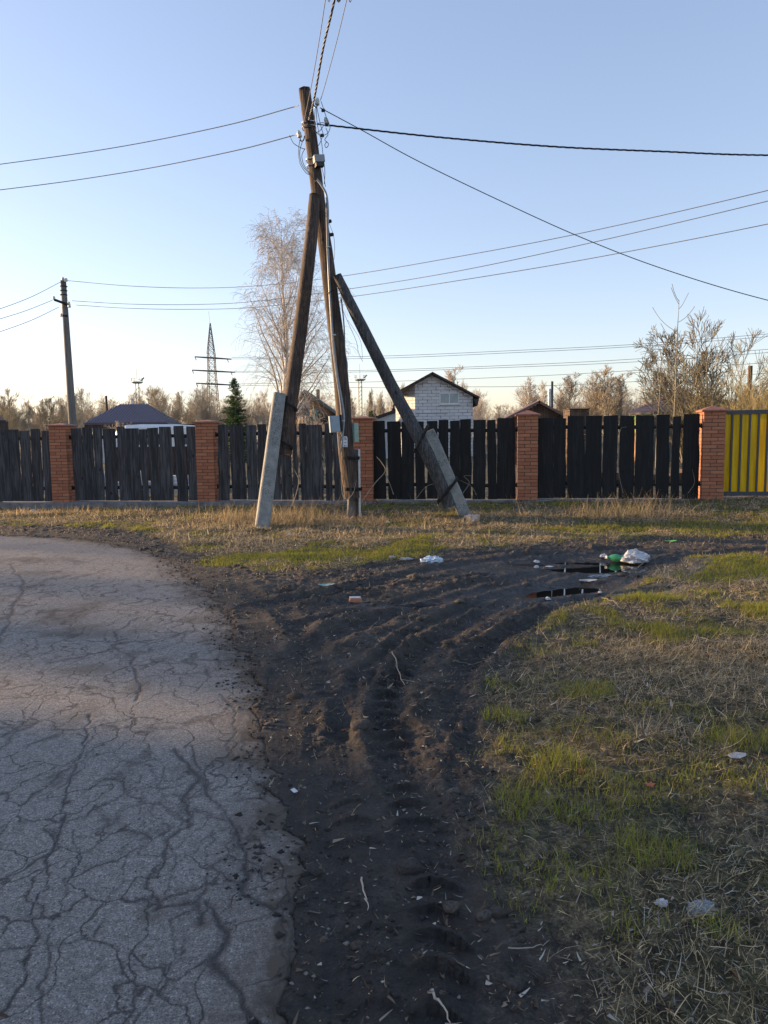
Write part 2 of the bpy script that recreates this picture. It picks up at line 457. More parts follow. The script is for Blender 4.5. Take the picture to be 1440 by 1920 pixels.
# ================================================================== GROUND
def gpts(l): return [tuple(G(*p)[:2]) for p in l]
road_edge = gpts([(-420, 990), (-150, 996), (0, 1003), (110, 1008), (200, 1018), (280, 1036), (335, 1062), (372, 1092), (402, 1130), (438, 1178), (466, 1228), (486, 1272),
                  (503, 1296), (470, 1322), (486, 1370), (492, 1430), (506, 1500), (520, 1570), (533, 1660), (528, 1760), (532, 1920), (540, 2300), (548, 3200)])
road_poly = road_edge + [(-0.35, -6.0), (-6.5, -6.0), (-6.8, 2.0), (-8.0, 5.0), (-14.0, 7.5)]
mud_poly = gpts([(-300, 984), (0, 984), (150, 988), (260, 1000), (350, 1030), (420, 1062), (520, 1074), (640, 1070), (720, 1052), (820, 1034), (920, 1026), (1040, 1016), (1200, 1012), (1500, 1004), (1800, 1000),
                 (1800, 1030), (1500, 1036), (1330, 1044), (1250, 1056), (1215, 1085), (1150, 1122), (1060, 1160), (985, 1205), (930, 1262), (895, 1320), (905, 1390), (930, 1450),
                 (925, 1530), (980, 1610), (1040, 1700), (1080, 1800), (1100, 1920), (1150, 2400), (1200, 3300)]) + [(1.0, -6.0), (-1.5, -6.0)] + [(-5, 3), (-12, 8)]
# wheel ruts: (pixels, half width m, depth m)
ruts = [
    (gpts([(830, 1990), (826, 1760), (805, 1640), (785, 1560), (752, 1480), (735, 1400), (722, 1330), (735, 1270), (790, 1215), (870, 1165), (960, 1128), (1060, 1098), (1200, 1060), (1500, 1020)]), 0.11, 0.055),
    (gpts([(700, 1990), (690, 1760), (672, 1620), (650, 1500), (628, 1400), (606, 1310), (585, 1230), (560, 1180), (520, 1140), (450, 1105)]), 0.10, 0.045),
    (gpts([(960, 1500), (925, 1420), (862, 1380), (850, 1310), (868, 1250), (930, 1200), (1020, 1155), (1110, 1120), (1230, 1080)]), 0.09, 0.055),
    (gpts([(600, 1990), (590, 1700), (570, 1500), (548, 1380), (530, 1290), (560, 1230), (640, 1185), (740, 1150), (850, 1120), (960, 1090), (1060, 1062), (1250, 1036)]), 0.12, 0.05),
    (gpts([(470, 1140), (540, 1130), (640, 1110), (760, 1080), (880, 1056), (1010, 1040), (1200, 1026)]), 0.13, 0.045),
    (gpts([(470, 1180), (560, 1172), (660, 1150), (760, 1128), (880, 1096), (1000, 1072)]), 0.09, 0.035),
    (gpts([(640, 1380), (655, 1310), (690, 1255), (760, 1195), (830, 1158), (930, 1118)]), 0.07, 0.05),
    (gpts([(700, 1064), (800, 1052), (930, 1036), (1090, 1028)]), 0.1, 0.03),
]
# ragged clod ridges that catch the sun
ridges = [
    (gpts([(500, 1152), (530, 1182), (553, 1210), (580, 1200), (610, 1170), (660, 1152)]), 0.05, 0.06),
    (gpts([(700, 1330), (690, 1280), (720, 1240), (775, 1210), (830, 1190)]), 0.05, 0.055),
    (gpts([(560, 1270), (600, 1330), (625, 1360)]), 0.05, 0.04),
    (gpts([(770, 1350), (800, 1310), (850, 1290)]), 0.05, 0.05),
    (gpts([(840, 1400), (860, 1340), (900, 1260), (960, 1220), (1040, 1180)]), 0.06, 0.05),
    (gpts([(900, 1200), (980, 1150), (1060, 1135), (1160, 1120)]), 0.07, 0.05),
    (gpts([(640, 1220), (700, 1190), (780, 1160), (900, 1125)]), 0.05, 0.035),
]
# puddles: centre px, half size m (x, y), rotation
pud = []
for name, px, py, hx, hy, rot in (('far', 1112, 1060, 0.58, 0.36, 0.0), ('left', 1050, 1106, 0.46, 0.17, 0.45), ('right', 1140, 1117, 0.50, 0.09, 0.35), ('small', 786, 1133, 0.22, 0.045, 0.15), ('dark', 882, 1080, 0.24, 0.06, 0.15), ('strip', 1000, 1058, 0.25, 0.05, 0.0)):
    c = G(px, py); pud.append((name, c[0], c[1], hx, hy, rot, -0.030))
def puddle_q(x, y, p, warp=0.0):
    _, cx, cy, hx, hy, rot, lv = p
    c, s_ = math.cos(rot), math.sin(rot)
    u = ((x - cx) * c + (y - cy) * s_) / hx; v = (-(x - cx) * s_ + (y - cy) * c) / hy
    return np.hypot(u, v) + warp

def road_ragged(x, y):
    return fbm(x, y, 0.6, 4, 3, .62) * 0.10 + fbm(x, y, 0.09, 3, 5) * 0.05 + np.clip(vnoise(x * 7, y * 7, 6) - .55, 0, .15) * 0.3
def ground_fields(x, y):
    z = base_z(x, y)
    sr = poly_sdf(x, y, road_poly) + road_ragged(x, y)
    sm = poly_sdf(x, y, mud_poly) + fbm(x, y, 0.7, 4, 11) * 0.28
    mud = sstep(-0.15, 0.15, sm)
    near = np.clip(1 - (y - 9) / 6, 0.25, 1)
    z = z + fbm(x, y, 1.7, 3, 21) * 0.03 * near + fbm(x, y, 0.35, 3, 22) * 0.014 + fbm(x, y, 0.07, 3, 23) * 0.010
    # grass hummocks
    z = z + (1 - mud) * (0.02 + fbm(x, y, 0.5, 3, 31) * 0.035 + fbm(x, y, 0.09, 3, 33) * 0.016)
    rutm = np.zeros(x.shape); lugs = np.zeros(x.shape)
    for i, (pts, wd, dp) in enumerate(ruts):
        dp = dp * 0.62
        d, run, L = pl_dist(x, y, pts)
        d = d + fbm(x, y, 0.3, 2, 40 + i) * 0.03
        fade = (0.65 + 0.5 * fbm(x, y, 1.1, 2, 50 + i))
        g_ = np.exp(-(d / wd) ** 4)
        lug = 0.5 + 0.5 * np.sin(2 * math.pi * (run + 0.25 * d) / 0.115)
        lug = sstep(0.25, 0.8, lug)
        lz = np.clip(fbm(x, y, 0.9, 2, 60 + i) * 2 + (0.9 if i in (0, 1, 6) else 0.15), 0, 1)
        z = z - dp * fade * g_ * (1 - 0.28 * lz * (1 - lug) * (1 + fbm(x, y, 0.2, 2, 75 + i))) * (0.25 + 0.75 * mud)
        z = z + dp * 0.75 * fade * np.exp(-((d - wd * 1.55) / (wd * 0.42)) ** 2) * (0.3 + 0.7 * mud) * (1 + fbm(x, y, 0.09, 3, 70 + i) * 0.9)
        if i in (0, 1, 6):   # tyre lugs pressed into the soft mud
            ph = ((run + 0.35 * np.abs(d)) / 0.145 + fbm(x, y, 0.5, 2, 78) * 0.5) % 1.0
            z = z + (0.045 if i == 0 else 0.026) * (1 - sstep(0.15, 0.6, ph)) * np.exp(-(d / 0.078) ** 4) * mud * sstep(5.6, 4.0, y) * np.clip(.6 + fbm(x, y, .4, 2, 79) * 1.5, 0, 1.2)
        # fine tread lines along the rut
        z = z - 0.0022 * g_ * mud * np.sin(2 * math.pi * d / 0.034)
        rutm = np.maximum(rutm, g_ * mud)
    for i, (pts, wd, h) in enumerate(ridges):
        d, run, L = pl_dist(x, y, pts)
        d = d + fbm(x, y, 0.2, 2, 80 + i) * 0.05
        z = z + 0.62 * h * np.exp(-(d / wd) ** 2) * (0.55 + 0.9 * np.abs(fbm(x, y, 0.08, 3, 90 + i)) + 0.35 * fbm(x, y, 0.35, 2, 95 + i))
    # clods
    cl = np.clip(fbm(x, y, 0.5, 3, 101) * 1.6 + 0.25, 0, 1) * mud * (1 - 0.7 * rutm)
    z = z + cl * np.abs(fbm(x, y, 0.10, 4, 102)) * 0.055
    z = z + mud * (0.012 * np.abs(fbm(x, y, 0.05, 3, 104)) + 0.010 * np.abs(fbm(x, y, 0.16, 3, 105))) * (1 - 0.6 * rutm)
    # lower the ground beneath the asphalt, keep the roadside level
    edge = sstep(0.9, 0.0, np.abs(sr))
    z = z * (1 - 0.7 * edge) + edge * 0.006
    z = np.where(sr > 0, z * 0 - 0.012 - 0.05 * sstep(0.0, 0.06, sr), z)
    wet = np.zeros(x.shape)
    for p in pud:
        q = puddle_q(x, y, p, fbm(x, y, 0.22, 3, 120) * 0.30 + fbm(x, y, 0.05, 2, 121) * 0.08)
        lv = p[6]
        zi = lv + (q - 1) * 0.045
        k = sstep(1.9, 1.25, q)
        z = z * (1 - k) + np.maximum(zi, lv - 0.03) * k
        z = np.where((q > 1.02) & (q < 3.2), np.maximum(z, lv + 0.004), z)
        wet = np.maximum(wet, sstep(4.2, 1.1, q + fbm(x, y, .3, 3, 122)))
    return z, sr, mud, rutm, wet

def fan(y0, y1, ky, ymin_step, ncol, slope, marg):
    ys = [y0]
    while ys[-1] < y1: ys.append(ys[-1] + max(ymin_step, ky * ys[-1]))
    ys = np.array(ys); t = np.linspace(-1, 1, ncol)
    X = t[None, :] * (slope * ys[:, None] + marg); Y = np.repeat(ys[:, None], ncol, 1)
    return X, Y, t
def grid_faces(nr, nc):
    i = np.arange(nr - 1)[:, None] * nc + np.arange(nc - 1)[None, :]
    return np.stack([i, i + 1, i + nc + 1, i + nc], -1).reshape(-1, 4)

X, Y, tt = fan(1.15, 18.5, 0.0042, 0.011, 820, 0.60, 0.9)
Z, SR, MUD, RUT, WET = ground_fields(X, Y)
edge = np.maximum(sstep(0.96, 1.0, np.abs(tt))[None, :] * np.ones(Y.shape), np.maximum(sstep(18.0, 18.5, Y), sstep(1.35, 1.15, Y)))
ZG = Z * (1 - edge) + (-0.13 + 0.0 * Z) * edge
V = np.stack([X, Y, ZG], -1).reshape(-1, 3); FC = grid_faces(*X.shape)
fm = MUD.reshape(-1)[FC].mean(1); 
inroad = SR.reshape(-1)[FC].min(1) > 0.12
at_all = {'mud': MUD.reshape(-1), 'rut': RUT.reshape(-1), 'wet': WET.reshape(-1), 'near_road': sstep(-0.9, 0.1, SR).reshape(-1)}

def ground_mat():
    m, t, b = new_mat('soil_and_thatch')
    v = coords(t)
    mud = attr(t, 'mud'); wet = attr(t, 'wet'); rut = attr(t, 'rut')
    n1 = noise(t, v, 1.3, 6, 0.65); n2 = noise(t, v, 14, 8, 0.7); n3 = noise(t, v, 90, 6, 0.75)
    mudc = ramp(t, n2, [(0.36, (0.034, 0.029, 0.025)), (0.62, (0.110, 0.093, 0.077))])
    mudc = mixc(t, 1.0, mudc, ramp(t, n3, [(0.36, 0.45), (0.5, 1.0), (0.66, 1.7)]), 'MULTIPLY')
    mudc = mixc(t, ramp(t, n1, [(0.46, 0.0), (0.58, 0.6)]), mudc, (0.13, 0.108, 0.086))
    mudc = mixc(t, ramp(t, noise(t, v, 3.6, 5, 0.6), [(0.48, 0.0), (0.6, 0.55)]), mudc, (0.034, 0.029, 0.025))
    mudc = mixc(t, math_n(t, 'MULTIPLY', rut, 0.5), mudc, (0.030, 0.029, 0.030))
    mudc = mixc(t, math_n(t, 'MULTIPLY', wet, 0.9), mudc, (0.016, 0.014, 0.013))
    # little pale flecks
    fl = ramp(t, n3, [(0.66, 0.0), (0.72, 1.0)])
    mudc = mixc(t, math_n(t, 'MULTIPLY', fl, 0.30), mudc, (0.20, 0.17, 0.13))
    th = ramp(t, n2, [(0.36, (0.034, 0.028, 0.018)), (0.5, (0.11, 0.09, 0.052)), (0.64, (0.28, 0.23, 0.13))])
    th = mixc(t, 1.0, th, ramp(t, n3, [(0.36, 0.35), (0.5, 0.9), (0.64, 2.0)]), 'MULTIPLY')
    gr = ramp(t, n2, [(0.3, (0.020, 0.030, 0.010)), (0.7, (0.06, 0.085, 0.022))])
    thc = mixc(t, ramp(t, n1, [(0.5, 0.0), (0.62, 0.5)]), th, gr)
    c = mixc(t, mud, thc, mudc)
    t.links.new(c, b.inputs['Base Color'])
    r = ramp(t, n1, [(0.3, 0.72), (0.7, 0.95)])
    r2 = mixc(t, wet, r, (0.20, 0.20, 0.20))
    t.links.new(r2, b.inputs['Roughness'])
    b.inputs['Specular IOR Level'].default_value = 0.35
    n4 = noise(t, v, 260, 4, 0.7)
    p = bump(t, None, n4, 0.8, 0.006)
    p = bump(t, None, n3, 0.9, 0.02, p)
    bump(t, b, n2, 0.7, 0.05, p)
    return m
M['ground'] = ground_mat()
def sub_mesh(name, V, F_, attrs, mat, **kw):
    used = np.unique(F_); rm = np.full(len(V), -1, np.int64); rm[used] = np.arange(len(used))
    return np_mesh(name, V[used], rm[F_], [mat], True, {k: a[used] for k, a in attrs.items()}, **kw)
g1 = sub_mesh('ground', V, FC[(fm <= 0.5)], at_all, M['ground']); set_props(g1, 'brown soil of the verge under dry straw and young grass', None, None, 'structure')
g2 = sub_mesh('dirt_track', V, FC[(fm > 0.5) & ~inroad], at_all, M['ground']); set_props(g2, 'dark muddy dirt track with wheel ruts and clods', None, None, 'structure')

# wide land sheet to the horizon, just under the detailed one
lx = np.concatenate([-np.geomspace(1500, 12, 24), np.linspace(-10, 10, 11), np.geomspace(12, 1500, 24)])
ly = np.concatenate([-np.geomspace(300, 6, 10), np.linspace(-4, 22, 14), np.geomspace(25, 2500, 26)])
LX, LY = np.meshgrid(lx, ly)
LZ = np.where(LY > 17.5, -0.02, -0.14) + np.zeros(LX.shape)
LZ = LZ + 0.12 * sstep(18.5, 30, LY)
g3 = np_mesh('field', np.stack([LX, LY, LZ], -1).reshape(-1, 3), grid_faces(*LX.shape), [M['ground']], True, {'mud': np.zeros(LX.size), 'rut': np.zeros(LX.size), 'wet': np.zeros(LX.size)})
set_props(g3, 'flat land behind the fence running to the horizon', None, None, 'structure')

# ------------------------------------------------------------------ road
cracks = [  # px polyline, half width m, strength
    ([(-10, 1915), (25, 1880), (46, 1838), (38, 1800), (62, 1752), (52, 1728), (85, 1672), (80, 1630), (102, 1575), (108, 1520), (140, 1462), (158, 1392), (172, 1340)], 0.013, 1.0),
    ([(0, 1782), (50, 1772), (130, 1770), (170, 1758), (200, 1720)], 0.007, 0.8),
    ([(105, 1570), (160, 1572), (220, 1568), (270, 1535), (310, 1572), (345, 1560)], 0.006, 0.7),
    ([(300, 1440), (290, 1475), (255, 1500), (258, 1545), (300, 1585), (320, 1625), (300, 1690)], 0.008, 0.7),
    ([(480, 1925), (440, 1880), (418, 1840), (392, 1800), (420, 1755), (395, 1705), (380, 1690)], 0.024, 1.0),
    ([(380, 1730), (360, 1690), (285, 1700), (270, 1660), (300, 1620), (318, 1575), (352, 1550), (340, 1500), (372, 1468), (352, 1430), (330, 1405)], 0.021, 0.9),
    ([(520, 1735), (480, 1700), (445, 1680), (465, 1640), (455, 1600), (440, 1555), (395, 1500), (375, 1450), (360, 1400)], 0.021, 0.9),
    ([(395, 1560), (390, 1640), (378, 1700), (325, 1720), (318, 1800), (290, 1850), (245, 1920)], 0.011, 0.7),
    ([(265, 1310), (270, 1285), (250, 1260), (245, 1235), (215, 1210), (220, 1185), (262, 1160)], 0.025, 0.8),
    ([(150, 1560), (145, 1610), (110, 1660), (120, 1690), (95, 1740), (105, 1790), (75, 1850), (80, 1920)], 0.008, 0.8),
    ([(20, 1060), (40, 1090), (42, 1110), (22, 1150), (5, 1190), (-20, 1240)], 0.03, 0.8),
    ([(300, 1240), (330, 1245), (380, 1250), (388, 1275), (370, 1300)], 0.014, 0.7),
    ([(200, 1700), (230, 1660), (215, 1600), (250, 1580)], 0.006, 0.6),
    ([(420, 1300), (440, 1340), (430, 1400), (470, 1450), (500, 1500)], 0.012, 0.6),
    ([(150, 1900), (160, 1840), (230, 1800), (330, 1800), (360, 1770)], 0.007, 0.6),
]
XR, YR, tr_ = fan(1.15, 15.5, 0.0042, 0.0095, 860, 0.60, 0.9)
XR = XR[:, :520]; YR = YR[:, :520]
sr = poly_sdf(XR, YR, road_poly) + road_ragged(XR, YR)
zr = 0.004 + fbm(XR, YR, 2.2, 3, 201) * 0.012 + fbm(XR, YR, 0.25, 3, 202) * 0.0025
crk = np.zeros(XR.shape)
for i, (pts, wd, st) in enumerate(cracks):
    gp = gpts(pts)
    d, run, L = pl_dist(XR + fbm(XR, YR, 0.2, 4, 210 + i) * 0.05 + fbm(XR, YR, 0.035, 2, 215) * 0.012, YR + fbm(XR, YR, 0.2, 4, 310 + i) * 0.05, gp)
    wv = 0.62 * wd * (0.25 + 1.1 * vnoise(XR * 5, YR * 5, 230 + i) ** 1.5 + .25 * vnoise(XR * 30, YR * 30, 231))
    crk = np.maximum(crk, st * np.exp(-(d / wv) ** 2))
drop = sstep(0.02, -0.05, sr)
zr = zr - 0.003 * crk - 0.030 * drop
dirt = np.clip(np.maximum(sstep(0.40, 0.0, sr + fbm(XR, YR, 0.3, 4, 240) * 0.3) * .85, 1.6 * sstep(0.16, 0.02, sr + fbm(XR, YR, 0.12, 3, 241) * .1)), 0, 1.5)
# dirt patches lying on the asphalt (px centre, size m)
for px, py, sx, sy, st in ((60, 1052, 0.9, 0.35, 1.0), (95, 1075, 0.6, 0.25, 0.8), (135, 1150, 0.35, 0.7, 0.9), (150, 1190, 0.4, 0.35, 1.0), (170, 1255, 0.22, 0.16, 0.9), (150, 1340, 0.16, 0.4, 0.6), (40, 1110, 0.12, 0.7, 0.7), (250, 1190, 0.13, 0.4, 0.7), (265, 1290, 0.1, 0.22, 0.7), (340, 1700, 0.1, 0.14, 0.5), (285, 1710, 0.06, 0.1, 0.9), (385, 1730, 0.05, 0.09, 1.0)):
    c = G(px, py)
    q = np.hypot((XR - c[0]) / sx, (YR - c[1]) / sy) * 1.25 + fbm(XR, YR, 0.25, 4, 250) * 0.9
    st *= .7
    dirt = np.maximum(dirt, st * sstep(1.1, 0.3, q))
alig = sstep(0.05, 0.7, np.clip(1.15 - np.abs(sr - 0.8) / 2.1, 0, 1)) * sstep(12, 7, YR)
FR = grid_faces(*XR.shape); srf = sr.reshape(-1)[FR].max(1)
FR = FR[srf > -0.03]
def road_mat():
    m, t, b = new_mat('old_asphalt')
    v = coords(t); crk = attr(t, 'crk'); dirt = attr(t, 'dirt'); alig = attr(t, 'alig')
    n1 = noise(t, v, 0.9, 5); n2 = noise(t, v, 22, 8, 0.7); n3 = noise(t, v, 190, 4, 0.7)
    c = ramp(t, n2, [(0.38, (0.185, 0.172, 0.158)), (0.62, (0.28, 0.262, 0.242))])
    c = mixc(t, ramp(t, n1, [(0.35, 0.0), (0.7, 0.5)]), c, (0.295, 0.272, 0.246))
    c = mixc(t, 1.0, c, ramp(t, n3, [(0.36, 0.45), (0.5, 1.0), (0.64, 1.45)]), 'MULTIPLY')
    c = mixc(t, 1.0, c, ramp(t, noise(t, v, 70, 3, 0.7), [(0.38, 0.72), (0.62, 1.22)]), 'MULTIPLY')
    vo = N(t, 'ShaderNodeTexVoronoi'); vo.inputs['Scale'].default_value = 95; t.links.new(v, vo.inputs['Vector'])
    chip = math_n(t, 'MULTIPLY', ramp(t, vo.outputs['Distance'], [(0.2, 1.0), (0.4, 0.0)]), ramp(t, N_sep(t, vo.outputs['Color']), [(0.72, 0.0), (0.8, 0.8)]))
    c = mixc(t, chip, c, (0.50, 0.48, 0.45))
    dk = math_n(t, 'MULTIPLY', ramp(t, vo.outputs['Distance'], [(0.2, 1.0), (0.4, 0.0)]), ramp(t, N_sep(t, vo.outputs['Color'], 1), [(0.75, 0.0), (0.82, 0.7)]))
    c = mixc(t, dk, c, (0.045, 0.045, 0.05))
    # alligator cracking
    dn = N(t, 'ShaderNodeTexNoise'); dn.inputs['Scale'].default_value = 3.0; dn.inputs['Detail'].default_value = 5; t.links.new(v, dn.inputs['Vector'])
    vm = N(t, 'ShaderNodeVectorMath', operation='MULTIPLY_ADD'); t.links.new(dn.outputs['Color'], vm.inputs[0]); vm.inputs[1].default_value = (0.5, 0.7, 0); t.links.new(v, vm.inputs[2])
    ve = N(t, 'ShaderNodeTexVoronoi', feature='DISTANCE_TO_EDGE'); ve.inputs['Scale'].default_value = 4.8
    st = N(t, 'ShaderNodeVectorMath', operation='MULTIPLY'); st.inputs[1].default_value = (1.15, 0.7, 1.0); t.links.new(vm.outputs[0], st.inputs[0]); t.links.new(st.outputs[0], ve.inputs['Vector'])
    nm = noise(t, v, 1.6, 3)
    fine = ramp(t, ve.outputs['Distance'], [(0.0, 1.0), (0.036, 0.0)])
    soft = ramp(t, ve.outputs['Distance'], [(0.0, 1.0), (0.13, 0.0)])
    k1 = math_n(t, 'MULTIPLY', math_n(t, 'MULTIPLY', fine, ramp(t, nm, [(0.34, 0.25), (0.50, 0.95)])), alig)
    k2 = math_n(t, 'MULTIPLY', math_n(t, 'MULTIPLY', soft, ramp(t, noise(t, v, 2.3, 2), [(0.53, 0.0), (0.60, 0.7)])), alig)
    ve2 = N(t, 'ShaderNodeTexVoronoi', feature='DISTANCE_TO_EDGE'); ve2.inputs['Scale'].default_value = 1.1; t.links.new(vm.outputs[0], ve2.inputs['Vector'])
    k3 = math_n(t, 'MULTIPLY', ramp(t, ve2.outputs['Distance'], [(0.0, 1.0), (0.010, 0.0)]), ramp(t, nm, [(0.42, 0.7), (0.55, 0.0)]))
    k = math_n(t, 'MAXIMUM', math_n(t, 'MAXIMUM', k1, k2), math_n(t, 'MAXIMUM', crk, k3))
    dd = math_n(t, 'MULTIPLY', dirt, ramp(t, noise(t, v, 9, 6, 0.75), [(0.3, 0.35), (0.6, 1.0)]))
    c = mixc(t, dd, c, (0.10, 0.082, 0.064))
    c = mixc(t, math_n(t, 'MULTIPLY', k, 0.85), c, (0.030, 0.028, 0.028))
    t.links.new(c, b.inputs['Base Color']); b.inputs['Roughness'].default_value = 0.86; b.inputs['Specular IOR Level'].default_value = 0.3
    p = bump(t, None, n3, 0.9, 0.006)
    p = bump(t, None, n2, 0.5, 0.016, p)
    bump(t, b, math_n(t, 'SUBTRACT', 1.0, k), 0.6, 0.008, p)
    return m
def N_sep(t, col, ch=0):
    s = t.nodes.new('ShaderNodeSeparateColor'); t.links.new(col, s.inputs[0]); return s.outputs[ch]
M['road'] = road_mat()
rd = sub_mesh('road', np.stack([XR, YR, zr], -1).reshape(-1, 3), FR, {'crk': crk.reshape(-1), 'dirt': dirt.reshape(-1), 'alig': alig.reshape(-1)}, M['road'])
set_props(rd, 'cracked grey asphalt road bending to the left', None, None, 'structure')

# puddles
pl_labels = {'far': 'wide dark puddle beside the green bottle', 'left': 'slanted puddle mirroring bright fence gaps below the far one', 'right': 'thin slanted puddle nearest the grass', 'small': 'tiny puddle near the middle of the mud', 'dark': 'narrow dark puddle in a rut above the tiny one', 'strip': 'thin strip of water left of the wide puddle'}
for p in pud:
    nm, cx, cy, hx, hy, rot, lv = p
    mb = MB(); k = 40; a = np.linspace(0, 2 * math.pi, k, endpoint=False)
    c_, s_ = math.cos(rot), math.sin(rot); u = np.cos(a) * hx * 1.55; v_ = np.sin(a) * hy * 1.55
    mb.add(np.stack([cx + u * c_ - v_ * s_, cy + u * s_ + v_ * c_, np.full(k, lv)], -1), [tuple(range(k))])
    o = mb.build('puddle', M['water'], loc=(cx, cy, lv)); set_props(o, pl_labels[nm], None, 'puddles on the dirt track', 'structure')
    mb.f
def zat(x, y):
    x = np.atleast_1d(np.asarray(x, float)); y = np.atleast_1d(np.asarray(y, float))
    z, s_, m_, r_, w_ = ground_fields(x, y)
    return np.where(s_ > 0, 0.004 + fbm(x, y, 2.2, 3, 201) * 0.012, z), s_, m_, r_, w_
def GZ(px, py):
    g = G(px, py); z = float(zat(g[0], g[1])[0][0]); return np.array([g[0], g[1], z])

# ================================================================== FENCE
rng = np.random.RandomState(11)
PW = 0.385; PH = 1.625
pill_px = [-150, 124, 394, 685, 988, 1330]
pill_s = []
for px in pill_px:
    pill_s.append(fence_s(px, 0.2))
def fT(s0, zoff=0.0):
    """local (along, towards camera, up) -> world"""
    def f(v):
        v = np.asarray(v); s = s0 + v[:, 0]; x = FA[0] + fdir[0] * s + fnrm[0] * v[:, 1]; y = FA[1] + fdir[1] * s + fnrm[1] * v[:, 1]
        return np.stack([x, y, v[:, 2] + zoff], -1)
    return f
pl_lab = ['red brick pillar at the far left edge, outside the yellow gate end', 'leftmost red brick pillar, in front of the tall grey utility pole', 'red brick pillar between the purple hip roof and the spruce',
          'red brick pillar right behind the foot of the leaning wooden pole', 'red brick pillar in front of the brown plank shed', 'red brick pillar beside the yellow gate']
for i, s0 in enumerate(pill_s):
    z0 = float(fence_z(fpos(s0)[0])); T = fT(s0, z0)
    base = (fpos(s0)[0], fpos(s0)[1], z0)
    root = empty('brick_pillar', base, pl_lab[i], 'pillar', 'brick pillars of the fence')
    mb = MB(); h = PW / 2; d = PW / 2 - 0.008
    mb.box(-d, d, -d, d, -0.25, PH, 1, T)
    nc = 24; ch = PH / nc; L = 0.25
    for c in range(nc):
        za = c * ch + 0.0055; zb = (c + 1) * ch - 0.0055
        j = rng.uniform(-0.003, 0.003)
        # running bond round the shaft: long brick + half brick, swapped every course
        cut = (L - h if c % 2 == 0 else h - L) + rng.uniform(-0.01, 0.01)
        g_ = 0.006; dp = 0.03
        for (a0, a1) in ((-h, cut - g_), (cut + g_, h)):
            mb.box(a0 + j, a1 + j, h - dp, h + rng.uniform(0, 0.003), za, zb, 0, T)      # front
            mb.box(a0 + j, a1 + j, -h, -h + dp, za, zb, 0, T)                            # back
        for (a0, a1) in ((-h + dp + g_, -cut - g_), (-cut + g_, h - dp - g_)):
            mb.box(-h + j, -h + dp + j, a0, a1, za, zb, 0, T)
            mb.box(h - dp + j, h + j, a0, a1, za, zb, 0, T)
    mb.build('shaft', [M['brick'], M['mortar']], root)
    mb = MB(); e = h + 0.045
    v = [(-e, -e, PH), (e, -e, PH), (e, e, PH), (-e, e, PH), (-e, -e, PH + .03), (e, -e, PH + .03), (e, e, PH + .03), (-e, e, PH + .03), (-e + .02, -e + .02, PH + .036), (e - .02, -e + .02, PH + .036), (e - .02, e - .02, PH + .036), (-e + .02, e - .02, PH + .036), (0, 0, PH + (0.075 if i < 4 else 0.115))]
    mb.add(T(v), [(3, 2, 1, 0), (0, 1, 5, 4), (1, 2, 6, 5), (2, 3, 7, 6), (3, 0, 4, 7), (4, 5, 9, 8), (5, 6, 10, 9), (6, 7, 11, 10), (7, 4, 8, 11), (8, 9, 12), (9, 10, 12), (10, 11, 12), (11, 8, 12)])
    mb.build('cap', M['cap'], root)

panel_px = [
    [(-128, -108), (-105, -82), (-79, -58), (-54, -38), (-36, -24), (-20, -2), (0, 17), (20, 37), (40, 57), (60, 78), (82, 96)],
    [(137, 155), (157, 176), (179, 193), (197, 218), (223, 236), (237, 261), (264, 276), (280, 298), (302, 323), (329, 347), (352, 367)],
    [(411, 430), (434, 458), (462, 480), (485, 501), (505, 524), (527, 545), (549, 558), (563, 574), (576, 603), (609, 622), (626, 641), (646, 662)],
    [(698, 722), (727, 751), (754, 776), (779, 795), (802, 821), (823, 841), (845, 862), (864, 883), (888, 910), (914, 929), (933, 965)],
    [(1009, 1036), (1039, 1061), (1064, 1094), (1099, 1128), (1131, 1157), (1162, 1188), (1192, 1225), (1230, 1253), (1261, 1275), (1280, 1309)],
]
pan_lab = ['grey wavy board fence panel at the left edge, left of every pillar', 'weathered grey board fence panel in front of the white van and purple roof', 'gappy grey board fence panel with big knots behind the leaning poles',
           'black board fence panel in front of the white block house', 'black board fence panel right of the brown shed, reaching the gate pillar']
